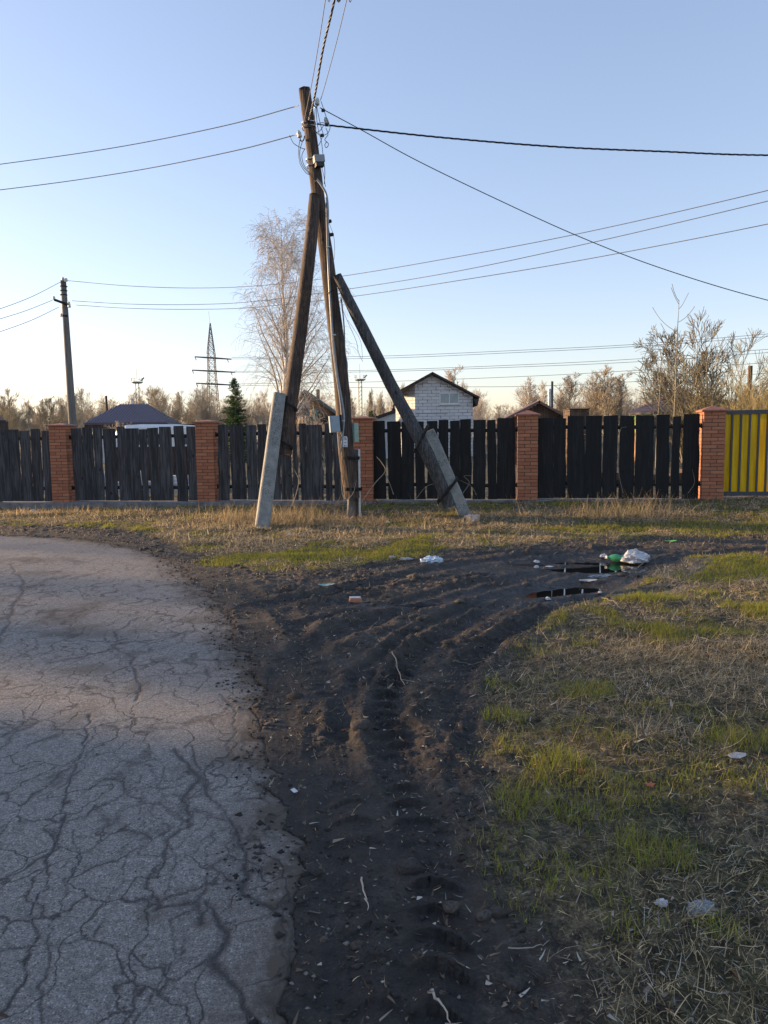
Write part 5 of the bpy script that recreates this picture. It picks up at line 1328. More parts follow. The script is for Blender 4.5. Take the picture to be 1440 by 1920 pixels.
for a_ in [
    ('poplar', 1, 858, 682, 88, 'bark_pink', 'tall bare tree rising right behind the white block house', 1.5), ('spread', 2, 884, 705, 84, 'bark_pink', 'bare tree leaning over the right eave of the white block house', .8),
    ('poplar', 3, 760, 716, 95, 'bark_pink', 'small bare tree left of the white block house gable', .8), ('poplar', 2, 990, 704, 90, 'bark_pink', 'bare tree with a pointed top left of the brown shed gable', 1.6),
    ('poplar', 3, 1018, 712, 95, 'bark_pink', 'narrow bare tree directly behind the brown shed gable', 1.2), ('poplar', 1, 1068, 697, 85, 'bark_tan', 'bare tree with an arched crown above the small plank hut', 2.0),
    ('poplar', 2, 1112, 692, 82, 'bark_tan', 'left tree of the tall bare clump right of the plank hut', 1.8), ('poplar', 3, 1140, 682, 80, 'bark_tan', 'middle and tallest tree of the bare clump right of the plank hut', 1.9),
    ('poplar', 1, 1168, 694, 82, 'bark_tan', 'right tree of the bare clump right of the plank hut', 1.8), ('poplar', 3, 660, 728, 92, 'bark_pink', 'small bare tree left of the distant floodlight mast behind the pole', .8),
    ('poplar', 1, 700, 726, 88, 'bark_tan', 'small pointed bare tree right of the distant floodlight mast', .7), ('poplar', 2, 716, 730, 86, 'bark_tan', 'thin bare tree between the mast and the leaning grey brace', .6)]:
    place_tree(a_[0], a_[1], a_[2], a_[3], a_[4], a_[5], a_[6], grp=tg, minr=.009, wide=a_[7])
place_tree('spread', 5, 22, 722, 58, 'bark_grey', 'crooked bare tree at the far left edge above the fence', grp=tg, minr=.007, wide=1.1)
place_tree('spread', 6, 88, 742, 50, 'bark_grey', 'low crooked bare tree left of the far grey pole', grp=tg, minr=.007)
place_tree('spread', 7, 300, 722, 75, 'bark_tan', 'bare tree right of the first floodlight mast', grp=tg, minr=.009)
# right hand trees
place_tree('bush', 11, 1335, 575, 34, 'bark_grey', 'large bare willow full of catkin buds above the right brick pillar', 'willow', None, 'willow_tree', .010, 1.05)
place_tree('bush', 12, 1288, 620, 36, 'bark_grey', 'lower bare willow left of the large one', 'willow', None, 'willow_tree', .010, 1.0)
bg2 = np.random.RandomState(31); s = []
prm_w = dict(n=[16, 7], kids=[15, 0], start=[.45, 0], wob=[.015, .03], trop=[.01, .13], tap=.93, ang=[(50, 80), (0, 0)], len=[(.16, .26), (0, 0)], rr=.55, rmin=.008, env=lambda t, l: 1.25 - .5 * t)
D = 31.0; c = P(1262, 830, D); grow(bg2, s, (0, 0, 0), (.0, 0, 1), P(1268, 566, D)[2], .065, 0, prm_w)
tree_obj('sapling', s, [M['bark_grey'], M['bark_grey']], (c[0] , D, 0), 'tall thin sapling with upswept twigs left of the willow', 'sapling', None, .010)
s = []; grow(bg2, s, (0, 0, 0), (-.05, 0, 1), P(1222, 668, D)[2], .05, 0, prm_w)
c = P(1232, 830, D); tree_obj('sapling', s, [M['bark_grey'], M['bark_grey']], (c[0], D, 0), 'short sapling with curved twigs above the green cottage roof', 'sapling', None, .010)
for k, (px, yt, D_, lab) in enumerate(((1392, 690, 33, 'ochre bush left of the rusty flue above the gate'), (1430, 640, 30, 'tallest ochre bush at the right edge above the gate'), (1356, 715, 32, 'low ochre bush right above the last brick pillar'), (1475, 650, 31, 'ochre bush cut by the right edge of the picture'), (1300, 735, 36, 'low tangled bush on the brown hip roof side'))):
    place_tree('bush', 13 + k % 3, px, yt, D_, 'bark_ochre', lab, 'bush', 'ochre bushes at the right', 'bare_bush', .005, 1.15)
for k, (px, yt, D_) in enumerate(((612, 775, 46), (545, 768, 40), (240, 788, 42))):
    place_tree('bush', 13 + k, px, yt, D_, 'bark_pink', ['low bare bush at the right corner of the wooden cottage', 'low bare bush in front of the wooden cottage wall', 'twiggy low bush in front of the purple roofed house'][k], 'bush', None, 'bare_bush', .006, 1.4)

# unseen bare trees, added by the shade house to break up low sunlight
for k, (xx_, yy_, kd, sd, H_, lab) in enumerate(((-30.4, 15.6, 'spread', 5, 7.5, 'spreading bare tree added out of view to dapple the low sunlight'), (-28.0, 17.4, 'spread', 6, 7.0, 'smaller bare tree added out of view to dapple the low sunlight'), (-29.0, 13.2, 'spread', 7, 7.5, 'unseen bare tree added at the corner of the shade house to break up its shadow'), (-30.0, 14.2, 'poplar', 2, 8.0, 'unseen narrow bare tree added beside the shade house to soften its shadow edge'))):
    s, top = variant(kd, sd, 1); t_ = tree_obj('bare_tree', s, [M['bark_grey'], M['bark_grey']], (xx_, yy_, 0), lab, 'bare tree', None, .004); t_.scale = (H_ / top * 1.2, H_ / top * 1.2, H_ / top)
# the far wood, one mass
def far_wood(name, n, x0, x1, ytop, d0, d1, mat, seed, lab, kinds=('poplar', 'spread', 'bush'), minr=.008):
    g0 = np.random.RandomState(seed); A, B, RA, RB, LV = [], [], [], [], []
    for i in range(n):
        kd = kinds[g0.randint(len(kinds))]; sd = {'poplar': g0.choice([1, 2, 3]), 'spread': g0.choice([2, 5, 6, 7]), 'bush': g0.choice([13, 14, 15])}[kd]
        s, top = variant(kd, int(sd), 1); D_ = g0.uniform(d0, d1); px = x0 + (x1 - x0) * (i + g0.uniform(0, 1)) / n
        yt = ytop(px) + g0.uniform(-9, 26); k = P(px, yt, D_)[2] / top; c = P(px, 830, D_); a_ = g0.uniform(0, 6.28); ca, sa = math.cos(a_), math.sin(a_)
        Rm = np.array([[ca, -sa, 0], [sa, ca, 0], [0, 0, 1.0]]) * k * np.array([1.15, 1.15, 1])[:, None]
        aa = np.array([q[0] for q in s]) @ Rm.T + [c[0], D_, 0]; bb_ = np.array([q[1] for q in s]) @ Rm.T + [c[0], D_, 0]
        keep = (bb_[:, 2] > .6) & (g0.rand(len(s)) < .85)
        A.append(aa[keep]); B.append(bb_[keep]); RA.append(np.array([q[2] for q in s])[keep] * k); RB.append(np.array([q[3] for q in s])[keep] * k); LV.append(np.full(keep.sum(), 2))
    A, B, RA, RB = map(np.concatenate, (A, B, RA, RB))
    k = 3; d = B - A; d /= np.linalg.norm(d, axis=1)[:, None] + 1e-9
    ref = np.where(np.abs(d[:, 2:3]) > .9, [[1.0, 0, 0]], [[0, 0, 1.0]]); u = np.cross(d, ref); u /= np.linalg.norm(u, axis=1)[:, None]; w_ = np.cross(d, u)
    RA = np.maximum(RA, minr)[:, None]; RB = np.maximum(RB, minr)[:, None]; vv = np.zeros((len(A), 6, 3))
    for j in range(3):
        c_, s_ = math.cos(2.094 * j), math.sin(2.094 * j); vv[:, j] = A + (u * c_ + w_ * s_) * RA; vv[:, 3 + j] = B + (u * c_ + w_ * s_) * RB
    b0 = np.arange(len(A))[:, None] * 6
    Q_ = np.concatenate([np.concatenate([b0 + j, b0 + (j + 1) % 3, b0 + 3 + (j + 1) % 3, b0 + 3 + j], 1) for j in range(3)])
    o = np_mesh(name, vv.reshape(-1, 3), Q_, [M[mat]], False); set_props(o, lab, 'wood', None, 'stuff')
yl = lambda px: 728 + 6 * math.sin(px * .03) + 5 * math.sin(px * .011 + 1)
far_wood('treeline', 62, -60, 480, lambda p: yl(p) + 2, 70, 105, 'bark_tan', 41, 'brown mass of bare woodland behind the left half')
far_wood('treeline', 90, 420, 1260, lambda p: 738 + 6 * math.sin(p * .02) - 14 * math.exp(-((p - 1110) / 90) ** 2), 100, 130, 'bark_pink', 42, 'pale pinkish bare woodland on the horizon behind the houses')
far_wood('treeline', 26, 1240, 1520, lambda p: 735 - (p - 1240) * .12, 45, 70, 'bark_ochre', 43, 'ochre thicket filling the right edge behind the gate')

# spruce
def spruce(px, yt, D_, lab, Rb, dens=1.0):
    g0 = np.random.RandomState(int(px)); c = P(px, 830, D_); H_ = P(px, yt, D_)[2]
    root = empty('spruce_tree', (c[0], D_, 0.0), lab, 'spruce')
    mb = MB(); mb.tube([(c[0], D_, 0), (c[0], D_, H_)], [.09, .01], 7); mb.build('trunk', M['bark_grey'], root)
    V_, C_ = [], []
    nb = int(300 * dens)
    for i in range(nb):
        t_ = (i / nb) ** 1.0; z_ = H_ * (.08 + .92 * t_); L_ = Rb * (1 - t_) ** .85 * g0.choice([.6, .8, 1.0, 1.3]) + .04; a_ = g0.uniform(0, 6.28); dr_ = g0.uniform(-.25, .35) if t_ < .8 else .7
        nseg = max(3, int(L_ / .055))
        for j in range(nseg):
            f_ = (j + 1) / nseg; b = np.array([math.cos(a_) * L_ * f_, math.sin(a_) * L_ * f_, z_ + L_ * f_ * dr_ * (f_ - .3)])
            for q in range(5):
                dl_ = np.array([math.cos(a_), math.sin(a_), .1]) * .6 + g0.randn(3) * .55; dl_ /= np.linalg.norm(dl_); ln = g0.uniform(.08, .17); sd = np.cross(dl_, g0.randn(3)); sd /= np.linalg.norm(sd)
                V_ += [b - sd * .018, b + sd * .018, b + dl_ * ln]; cc = np.array([.045, .085, .035]) * g0.uniform(.5, 1.7) + (np.array([.03, .03, 0]) if g0.rand() < .15 else 0); C_ += [cc] * 3
    V_ = np.array(V_); o = np_mesh('crown', V_, np.arange(len(V_)).reshape(-1, 3), [M['needle']], False, cols=np.array(C_)); o.parent = root
spruce(443, 711, 38.0, 'dark green spruce behind the fence left of the leaning poles', 1.05, 1.1)
spruce(697, 771, 40.0, 'small green spruce top beside the brick pillar behind the pole', .55, .5)

# ================================================================== GRASS, STRAW, LITTER
g5 = np.random.RandomState(77)
def clod_mat():
    m, t, b = new_mat('earth_clod'); n = noise(t, coords(t), 120, 5, .75)
    c = mixc(t, 1.0, attr(t, 'col', 'Color'), ramp(t, n, [(.36, .45), (.62, 1.6)]), 'MULTIPLY'); t.links.new(c, b.inputs['Base Color']); b.inputs['Roughness'].default_value = .95
    bump(t, b, n, .8, .01); return m
M['clod'] = clod_mat()
def blades(x, y, z, az, lean, curl, L, w, col, name, mat, lab, cat, rows=4, twist=None):
    n = len(x); ts = np.linspace(0, 1, rows); dx, dy = np.cos(az), np.sin(az)
    V_ = np.zeros((n, rows, 2, 3)); cx, cy, cz = x.copy(), y.copy(), z.copy(); th = lean.copy()
    tw = az + math.pi / 2 if twist is None else az + math.pi / 2 + twist
    for i in range(rows):
        ww = w * (1 - ts[i] ** 1.6 * .85) / 2
        for s_ in (0, 1):
            k = ww * (1 if s_ else -1)
            V_[:, i, s_, 0] = cx + np.cos(tw) * k; V_[:, i, s_, 1] = cy + np.sin(tw) * k; V_[:, i, s_, 2] = cz + (0 if twist is None else np.abs(k) * .3 * (1 if s_ else -1))
        st = L / (rows - 1); cx = cx + np.sin(th) * dx * st; cy = cy + np.sin(th) * dy * st; cz = cz + np.cos(th) * st; th = th + curl / (rows - 1)
    b0 = np.arange(n)[:, None] * rows * 2
    Q_ = np.concatenate([np.concatenate([b0 + 2 * i, b0 + 2 * i + 1, b0 + 2 * i + 3, b0 + 2 * i + 2], 1) for i in range(rows - 1)])
    C_ = np.repeat(col, rows * 2, axis=0)
    o = np_mesh(name, V_.reshape(-1, 3), Q_, [M[mat]], False, cols=C_)
    return set_props(o, lab, cat, None, 'stuff')
NC = 900000
yy = 1.55 * (16.0 / 1.55) ** g5.rand(NC); hs = .58 * yy + .5; xx = g5.uniform(-1, 1, NC) * hs
dens = NC / (math.log(16 / 1.55) * yy * 2 * hs)
ZZ, S_, MU, RU, WE = zat(xx, yy)
fd = fence_d(xx, yy)
ok = (S_ < 0.0) & (fd > 0.12)
grassy = (1 - MU) * ok
pn = fbm(xx, yy, 0.75, 3, 401); pn2 = fbm(xx, yy, 0.22, 3, 402); pn3 = fbm(xx, yy, 1.8, 2, 403)
def blob(px, py, rx, ry):
    c = G(px, py); return np.exp(-(((xx - c[0]) / rx) ** 2 + ((yy - c[1]) / ry) ** 2))
gb = 0
for b_ in ((560, 1050, 1.1, .5), (680, 1040, .9, .4), (450, 1048, .5, .3), (1340, 975, 2.2, .5), (1150, 990, 1.0, .3), (1300, 1062, 1.0, .35), (1400, 1085, .8, .35)): gb = gb + blob(*b_) * 1.25
for b_ in ((925, 1285, .07, .06), (935, 1350, .12, .10), (950, 1388, .10, .07), (1050, 1415, .22, .10), (1065, 1262, .22, .14), (990, 1530, .16, .13), (1040, 1450, .16, .1), (1230, 1630, .16, .13), (1440, 1490, .12, .12), (1350, 1790, .1, .08), (1150, 1600, .1, .1), (1120, 1310, .2, .12), (1240, 1130, .4, .2), (1420, 1150, .4, .2), (1190, 1820, .1, .12), (1260, 1190, .3, .2), (1380, 1400, .2, .1)): gb = gb + blob(b_[0], b_[1], b_[2] * .75, b_[3] * .75) * 1.5 * (.5 + 1.1 * np.clip(.5 + pn2 * 2, 0, 1))
sb = 0
for b_ in ((1400, 1280, .9, .4), (1330, 1230, .7, .25), (1420, 1650, .35, .35), (1380, 1850, .3, .4), (1250, 1400, .3, .2), (900, 985, 1.8, .5), (520, 990, 1.1, .7), (1200, 965, 2.0, .6)): sb = sb + blob(*b_)
green = np.clip(0.52 - .42 * sstep(8.5, 10.5, yy) + .25 * sstep(2.9, 3.6, yy) * (xx > 0) + pn * 1.1 + pn2 * 1.5 + gb - .55 * np.clip(sb, 0, 1), 0, 1.6)
straw = np.clip(0.55 - pn * .7 + pn3 * .5 + sb * .9, .05, 1.4)
bare = np.clip(0.35 - pn3 * 1.4 - sb - gb, 0, .9) * (yy < 7)
tuft = ((925, 1285, .07, .06),)
# -- young green grass
gsm = (grassy + 0.9 * MU * ok * np.clip(gb - .35, 0, 1)) 
p = np.clip(gsm * green ** 1.5 * (1 - .5 * bare) * 3900 / dens, 0, 1); k = (g5.rand(NC) < p); k &= (WE < .6)
n = k.sum(); x, y, z = xx[k], yy[k], ZZ[k]
hgt = np.clip(green[k], .4, 1.3) * (1 + .9 * np.clip(gb[k], 0, 1) * (y < 6.5))
az = g5.uniform(0, 2 * math.pi, n)
base_c = np.array([[.26, .31, .04]]) * (1 - g5.rand(n, 1) * .45) + np.array([[.16, .11, .02]]) * g5.rand(n, 1)
dry = g5.rand(n) < .2; base_c[dry] = np.array([.30, .23, .11])
blades(x, y, z - .004, az, g5.uniform(.05, .8, n), g5.uniform(.2, 1.3, n), hgt * g5.uniform(.014, .045, n) * (1 + .25 * np.clip(y - 6, 0, 6) / 6), np.maximum(.0026, .00062 * y) * g5.uniform(.7, 1.2, n), base_c, 'green_grass', 'blade', 'patches of short young green grass on the verges', 'grass', 4)
print('green', n)
# -- lying dry straw
rest = ~k; dm = np.where(yy < 5, 5200, 3800)
p = np.clip((grassy * straw * (1 - .55 * bare) + .06 * MU * ok * (1 - WE)) * dm / dens, 0, 1); k2 = rest & (g5.rand(NC) < p)
n = k2.sum(); x, y, z = xx[k2], yy[k2], ZZ[k2]
flow = fbm(x, y, .5, 2, 410) * 3.2 + .2
az = flow + g5.randn(n) * .9 + math.pi * (g5.rand(n) < .5)
L = g5.gamma(2.0, .024, n).clip(.015, .22) * np.where(y < 3.4, .72, 1) * np.where(MU[k2] > .5, .45, 1)
tone = g5.rand(n, 1); col = np.array([[.22, .18, .10]]) * (1 - tone) + np.array([[.86, .74, .50]]) * tone; col *= (.5 + .8 * g5.rand(n, 1) ** 1.3) * np.array([1.06, .98, .86])
gry = g5.rand(n) < .18; col[gry] = col[gry].mean(1, keepdims=True) * np.array([1.0, .95, .86])
up_ = g5.rand(n) < .42; lean = np.where(up_, g5.uniform(.5, 1.25, n), g5.uniform(1.25, 1.56, n))
blades(x, y, z + g5.uniform(.0, .018, n) * (MU[k2] < .5) + .003, az, lean, g5.normal(.25, .6, n), L, np.maximum(.0022, .00052 * y) * g5.uniform(.6, 1.35, n), col, 'dry_grass', 'blade', 'matted pale dry straw lying over the verges', 'dry grass', 4, twist=g5.uniform(-.6, .6, n))
print('straw', n)
# -- tall standing dead grass near the fence and stubs
def clump(px, py, rx, ry, n, l0, l1, warm=1.0, ln=(.05, .7)):
    c = G(px, py); x = c[0] + g5.randn(n) * rx; y = c[1] + g5.randn(n) * ry
    q = (fence_d(x, y) > .32) & (g5.rand(len(x)) < .62); x, y = x[q], y[q]; z = zat(x, y)[0]; m_ = len(x)
    t_ = g5.rand(m_, 1); col = (np.array([[.20, .15, .08]]) * (1 - t_) + np.array([[.58, .47, .29]]) * t_) * warm
    return x, y, z, g5.uniform(0, 6.28, m_), g5.uniform(ln[0], ln[1], m_), g5.uniform(0, 1.0, m_), g5.uniform(l0, l1, m_) * g5.uniform(.4, 1, m_), np.full(m_, .0055) * g5.uniform(.6, 1.3, m_), col
parts = [clump(*a) for a in ((470, 975, .55, .25, 1700, .12, .45), (560, 985, .45, .22, 1700, .15, .5, 1.0, (.3, 1.1)), (600, 968, .35, .15, 260, .3, .6, 1.0, (.2, .8)), (430, 990, .5, .25, 500, .1, .25), (700, 985, .6, .25, 1100, .1, .3, 1, (.4, 1.3)), (800, 975, .7, .25, 1100, .1, .3, 1, (.5, 1.3)),
    (900, 970, .5, .25, 500, .1, .3, 1, (.4, 1.3)), (960, 978, .5, .2, 500, .1, .25, 1, (.6, 1.4)), (1060, 962, .8, .25, 700, .12, .35, 1.0, (.1, 1.1)), (1160, 962, .5, .2, 800, .2, .6, 1.0, (.05, .8)), (1210, 965, .5, .25, 500, .15, .5, 1.0, (.05, .9)), (1270, 945, .5, .12, 500, .15, .4, .45, (.3, 1.2)),
    (1140, 935, .4, .1, 160, .2, .5, .8, (0, .5)), (300, 965, 1.0, .25, 900, .08, .22), (150, 962, 1.0, .25, 900, .08, .25), (40, 965, .8, .25, 500, .08, .2), (560, 945, 1.5, .1, 420, .15, .4, .8, (0, .5)), (1000, 943, 1.6, .1, 500, .12, .35, .6, (0, .6)), (760, 945, .6, .1, 250, .15, .4, .6, (0, .9)), (1400, 965, .9, .3, 900, .06, .16, .9), (290, 950, 1.4, .06, 300, .1, .3, .8, (0, .5)), (1350, 1010, 1.0, .3, 500, .05, .14), (1000, 1000, 1.4, .3, 900, .06, .18, .9, (.6, 1.4)))]
x, y, z, az, lean, cu, L, w_, col = [np.concatenate([q[i] for q in parts]) for i in range(9)]
blades(x, y, z - .005, az, lean, cu, L, w_, col, 'dead_stalks', 'blade', 'standing straw coloured dead stalks below the fence and around the stubs', 'dead grass', 5)
# -- pale leaf bits and wood chips
p = np.clip((90 * (1 - MU) * (.5 + np.clip(-pn, 0, 1) * 2) + 70 * MU * (.4 + np.clip(1 - np.abs(poly_sdf(xx, yy, mud_poly)) / .6, 0, 1) * 1.6) * (1 - WE)) * np.where(yy < 6, 6, 2) * ok / dens, 0, 1)
p = np.where((S_ > 0.02), np.clip(9 / dens, 0, 1), p)
k3 = g5.rand(NC) < p; n = k3.sum(); x, y, z = xx[k3], yy[k3], ZZ[k3] + .004
t_ = g5.rand(n, 1); pal = np.array([[.07, .045, .03], [.13, .10, .07], [.25, .21, .16], [.46, .42, .36], [.20, .09, .04]]); col = pal[g5.choice(5, n, p=[.30, .28, .25, .13, .04])] * (.7 + .5 * t_)
blades(x, y, z, g5.uniform(0, 6.28, n), g5.uniform(1.1, 1.6, n), g5.uniform(-.9, .3, n), g5.gamma(3, .0075, n).clip(.008, .05), np.maximum(g5.gamma(3, .0024, n), .0009 * y).clip(.003, .016), col, 'leaf_litter', 'chips', 'small pale dead leaves and bark bits strewn on mud and grass', 'leaf litter', 3, twist=g5.uniform(-.5, .5, n))
print('chips', n)
# -- gravel and clod crumbs
p = np.clip((260 * MU * (1 - WE) * (.3 + np.clip(fbm(xx, yy, .4, 2, 420) * 2, 0, 1.5)) + 25 * (1 - MU)) * ok / dens * np.where(yy < 7, 1.6, .8), 0, 1)
p = np.where((S_ > 0.0), np.clip((14 * sstep(1.2, 0, S_) + 1500 * sstep(.28, 0, S_ + fbm(xx, yy, .3, 3, 425) * .2) ** 2) / dens, 0, 1), p)
p = np.where((S_ <= 0) & (S_ > -.35), np.clip(p * 3, 0, 1), p)
k4 = g5.rand(NC) < p; n = k4.sum(); x, y, z = xx[k4], yy[k4], ZZ[k4]; r = g5.gamma(2.0, .0024, n).clip(.002, .018)
oc = np.array([[1, 0, 0], [0, 1, 0], [-1, 0, 0], [0, -1, 0], [0, 0, 1], [.0, 0, -1]], float)
V_ = np.stack([x, y, z + r * .1], -1)[:, None, :] + oc[None] * (r[:, None] * g5.uniform(.6, 1.3, (n, 6)))[..., None] * np.array([1.1, .9, .7]) + g5.randn(n, 6, 3) * r[:, None, None] * .15
fq = np.array([[0, 1, 4], [1, 2, 4], [2, 3, 4], [3, 0, 4], [1, 0, 5], [2, 1, 5], [3, 2, 5], [0, 3, 5]])
Q_ = (np.arange(n)[:, None, None] * 6 + fq[None]).reshape(-1, 3)
col = np.array([[.045, .040, .037]]) * (.6 + g5.rand(n, 1)) ; lt_ = g5.rand(n) < .12; col[lt_] = np.array([.22, .21, .19])
o = np_mesh('gravel', V_.reshape(-1, 3), Q_, [M['chips']], False, cols=np.repeat(col, 6, axis=0)); set_props(o, 'dark earth crumbs and small stones on the track', 'gravel', None, 'stuff')
print('stones', n)

clk = np.clip(fbm(xx, yy, .55, 3, 430) * 2.2 + .25, 0, 1.4)
p = np.clip(MU * (1 - WE) * (1 - .85 * RU) * clk * 150 / dens * np.where(yy < 8, 1, .4), 0, 1) * (S_ < -.02)
k6 = g5.rand(NC) < p; n = k6.sum(); x, y, z = xx[k6], yy[k6], ZZ[k6]; r = g5.gamma(2.6, .0062, n).clip(.008, .045)
uu = []
for j in range(1, 4):
    for i in range(6): uu.append((math.sin(math.pi * j / 4) * math.cos(1.047 * i + j), math.sin(math.pi * j / 4) * math.sin(1.047 * i + j), math.cos(math.pi * j / 4)))
uu = np.array([(0, 0, 1.0)] + uu + [(0, 0, -1.0)]); fq = [(0, 1 + i, 1 + (i + 1) % 6) for i in range(6)] + [(19, 13 + (i + 1) % 6, 13 + i) for i in range(6)]
for j in (1, 7):
    for i in range(6): fq += [(j + i, j + 6 + i, j + (i + 1) % 6), (j + (i + 1) % 6, j + 6 + i, j + 6 + (i + 1) % 6)]
fq = np.array(fq); V_ = np.stack([x, y, z + r * .05], -1)[:, None, :] + uu[None] * (r[:, None] * g5.uniform(.65, 1.3, (n, 20)))[..., None] * np.array([1.25, 1.0, .62])
Q_ = (np.arange(n)[:, None, None] * 20 + fq[None]).reshape(-1, 3)
col = np.array([[.062, .052, .043]]) * (.55 + .9 * g5.rand(n, 1))
o = np_mesh('clods', V_.reshape(-1, 3), Q_, [M['clod']], False, cols=np.repeat(col, 20, axis=0)); set_props(o, 'crumbly lumps of dark earth thrown up between the ruts', 'earth clods', None, 'stuff')
print('clods', n)
# ------------------------------------------------------------------ single things lying about
def stick(l, r, mat, lab, cat='branch', nm='fallen_branch', lift=.012, twigs=0, grp=None, seed=1):
    g0 = np.random.RandomState(seed); pts = smooth_path([GZ(*q[:2]) + (0, 0, lift + (q[2] if len(q) > 2 else 0)) for q in l], 5)
    pts = [q + g0.randn(3) * r * .5 for q in pts]; c = pts[len(pts) // 2]; mb = MB(); r = r * .62; mb.tube(pts, np.linspace(r, r * .35, len(pts)), 6)
    for i in range(twigs):
        j = g0.randint(1, len(pts) - 1); d = g0.randn(3) * [1, 1, .2] + [.5, 0, .15]; d /= np.linalg.norm(d); L_ = g0.uniform(.08, .25)
        mb.tube([pts[j], pts[j] + d * L_ * .5 + (0, 0, .01), pts[j] + d * L_ + g0.randn(3) * .02], [r * .5, r * .35, r * .15], 4)
    o = mb.build(nm, M[mat], None, True, loc=tuple(c)); return set_props(o, lab, cat, grp)
stick([(518, 1107), (545, 1112), (600, 1114), (660, 1113), (735, 1112)], .014, 'dark_wood', 'long dark branch lying across the mud left of the brick chunk', twigs=6, seed=2)
stick([(398, 1099), (430, 1097), (490, 1095), (537, 1092)], .009, 'bark_grey', 'long grey twig lying at the asphalt edge', twigs=4, seed=3)
stick([(1030, 1041), (1062, 1028), (1088, 1018)], .010, 'bark_grey', 'grey stick slanting left of the green bottle', seed=4)
stick([(1068, 1037), (1085, 1028), (1094, 1023)], .008, 'bark_grey', 'short grey stick beside the slanting one', seed=5)
stick([(995, 1026), (1018, 1021)], .012, 'bark_tan', 'short pale stick on the straw heap', seed=6)
stick([(1196, 1058), (1225, 1050), (1262, 1044), (1300, 1043)], .008, 'bark_grey', 'thin curved twig right of the white plastic sheet', seed=7)
stick([(735, 1238, .03), (748, 1262, .02), (757, 1288, .0)], .007, 'bark_tan', 'split pale stick leaning in the middle rut', twigs=1, seed=8)
stick([(850, 1240), (885, 1238), (918, 1241)], .005, 'bark_grey', 'thin pale twig on the mud near the grass edge', seed=9)
stick([(676, 1655), (684, 1690), (690, 1722)], .006, 'bark_pink', 'pale straw stalk lying on the dark lower mud', nm='dry_stalk', cat='stalk', seed=10)
stick([(808, 1882), (825, 1902), (845, 1922)], .008, 'bark_pink', 'broad pale stalk at the bottom edge', nm='dry_stalk', cat='stalk', seed=11)
stick([(952, 1792), (1000, 1793), (1030, 1780)], .004, 'bark_tan', 'thin brown twig lying in the lower grass edge', seed=12)
stick([(1128, 1130), (1150, 1139), (1163, 1148)], .007, 'bark_tan', 'short pale root bit below the thin puddle', seed=13)
stick([(1270, 1160), (1262, 1175), (1300, 1170), (1340, 1165)], .006, 'bark_tan', 'bent dry stem arching over the right grass', lift=.05, seed=14)
stick([(1340, 1340), (1360, 1358), (1372, 1380)], .005, 'bark_pink', 'pale stem lying on the right grass', seed=15)
stick([(1298, 1200), (1340, 1212), (1420, 1218)], .006, 'bark_tan', 'long dry stem lying at the right edge of the grass', seed=16)
def stem(l, r, mat, lab, nm='wild_stem', cat='stem', grp='thin bare stems growing by the fence'):
    pts = smooth_path([P(*q) for q in l], 6); mb = MB(); mb.tube(pts, np.linspace(r, r * .5, len(pts)), 5); o = mb.build(nm, M[mat], None, True, loc=tuple(pts[0])); return set_props(o, lab, cat, grp)
stem([(665, 962, 14.0), (700, 910, 14.0), (722, 884, 14.0), (716, 868, 14.0), (706, 856, 14.0)], .010, 'bark_tan', 'curved bare stem leaning right of the pole foot, hooked at its top')
stem([(738, 927, 14.2), (730, 905, 14.2), (720, 885, 14.2)], .008, 'bark_tan', 'short bare stem crossing the hooked one')
stem([(868, 925, 14.0), (880, 905, 14.0), (870, 893, 14.0), (884, 892, 14.0)], .008, 'bark_grey', 'forked bare stem right of the grey brace foot')
stem([(893, 928, 14.1), (884, 912, 14.1), (862, 900, 14.1)], .008, 'bark_grey', 'bare stem bending left behind the right stub')
stem([(780, 935, 14.3), (800, 912, 14.3), (826, 905, 14.3)], .008, 'bark_grey', 'bare stem rising under the grey brace')
stem([(548, 950, 13.2), (560, 905, 13.2), (552, 880, 13.2)], .007, 'bark_tan', 'dry stem between the left stub and the wide knotty board')
stem([(1168, 925, 13.7), (1160, 880, 13.7), (1162, 810, 13.7), (1175, 800, 13.7)], .006, 'bark_grey', 'dry vine climbing the black fence')
stem([(1290, 925, 13.6), (1302, 905, 13.6), (1298, 880, 13.6)], .006, 'bark_grey', 'dry vine looping by the last brick pillar')

def crumple(nm, px, py, size, mat, lab, cat, seed, flat=.45, freq=3.0, parent=None, lift=.3, rot=0.0):
    c = GZ(px, py); g0 = np.random.RandomState(seed); nu, nv = 26, 16; V_ = []
    for j in range(nv + 1):
        ph = math.pi * j / nv
        for i in range(nu):
            th = 2 * math.pi * i / nu; d = np.array([math.sin(ph) * math.cos(th), math.sin(ph) * math.sin(th), math.cos(ph)])
            q = d * freq + seed; r_ = 1 + .55 * (abs(float(vnoise(np.array(q[0]), np.array(q[1] + q[2] * 1.3))) - .5) * 2 - .5) + .30 * (float(vnoise(np.array(q[0] * 3 + 5), np.array(q[2] * 3 + q[1] * 2))) - .5)
            V_.append(d * r_)
    V_ = np.array(V_) * np.array(size); V_[:, 2] = np.maximum(V_[:, 2], -size[2] * lift)
    ca, sa = math.cos(rot), math.sin(rot); V_ = np.stack([V_[:, 0] * ca - V_[:, 1] * sa, V_[:, 0] * sa + V_[:, 1] * ca, V_[:, 2]], -1) + c + (0, 0, size[2] * lift)
    mb = MB(); mb.add(V_, [(j * nu + i, j * nu + (i + 1) % nu, (j + 1) * nu + (i + 1) % nu, (j + 1) * nu + i) for j in range(nv) for i in range(nu)])
    o = mb.build(nm, M[mat] if isinstance(mat, str) else mat, None, False, loc=tuple(c)); return set_props(o, lab, cat)
M['bag_blue'] = simple('pale_blue_bag', (0.40, 0.52, 0.66), (0.62, 0.72, 0.80), 20, 0.4, 0.4)
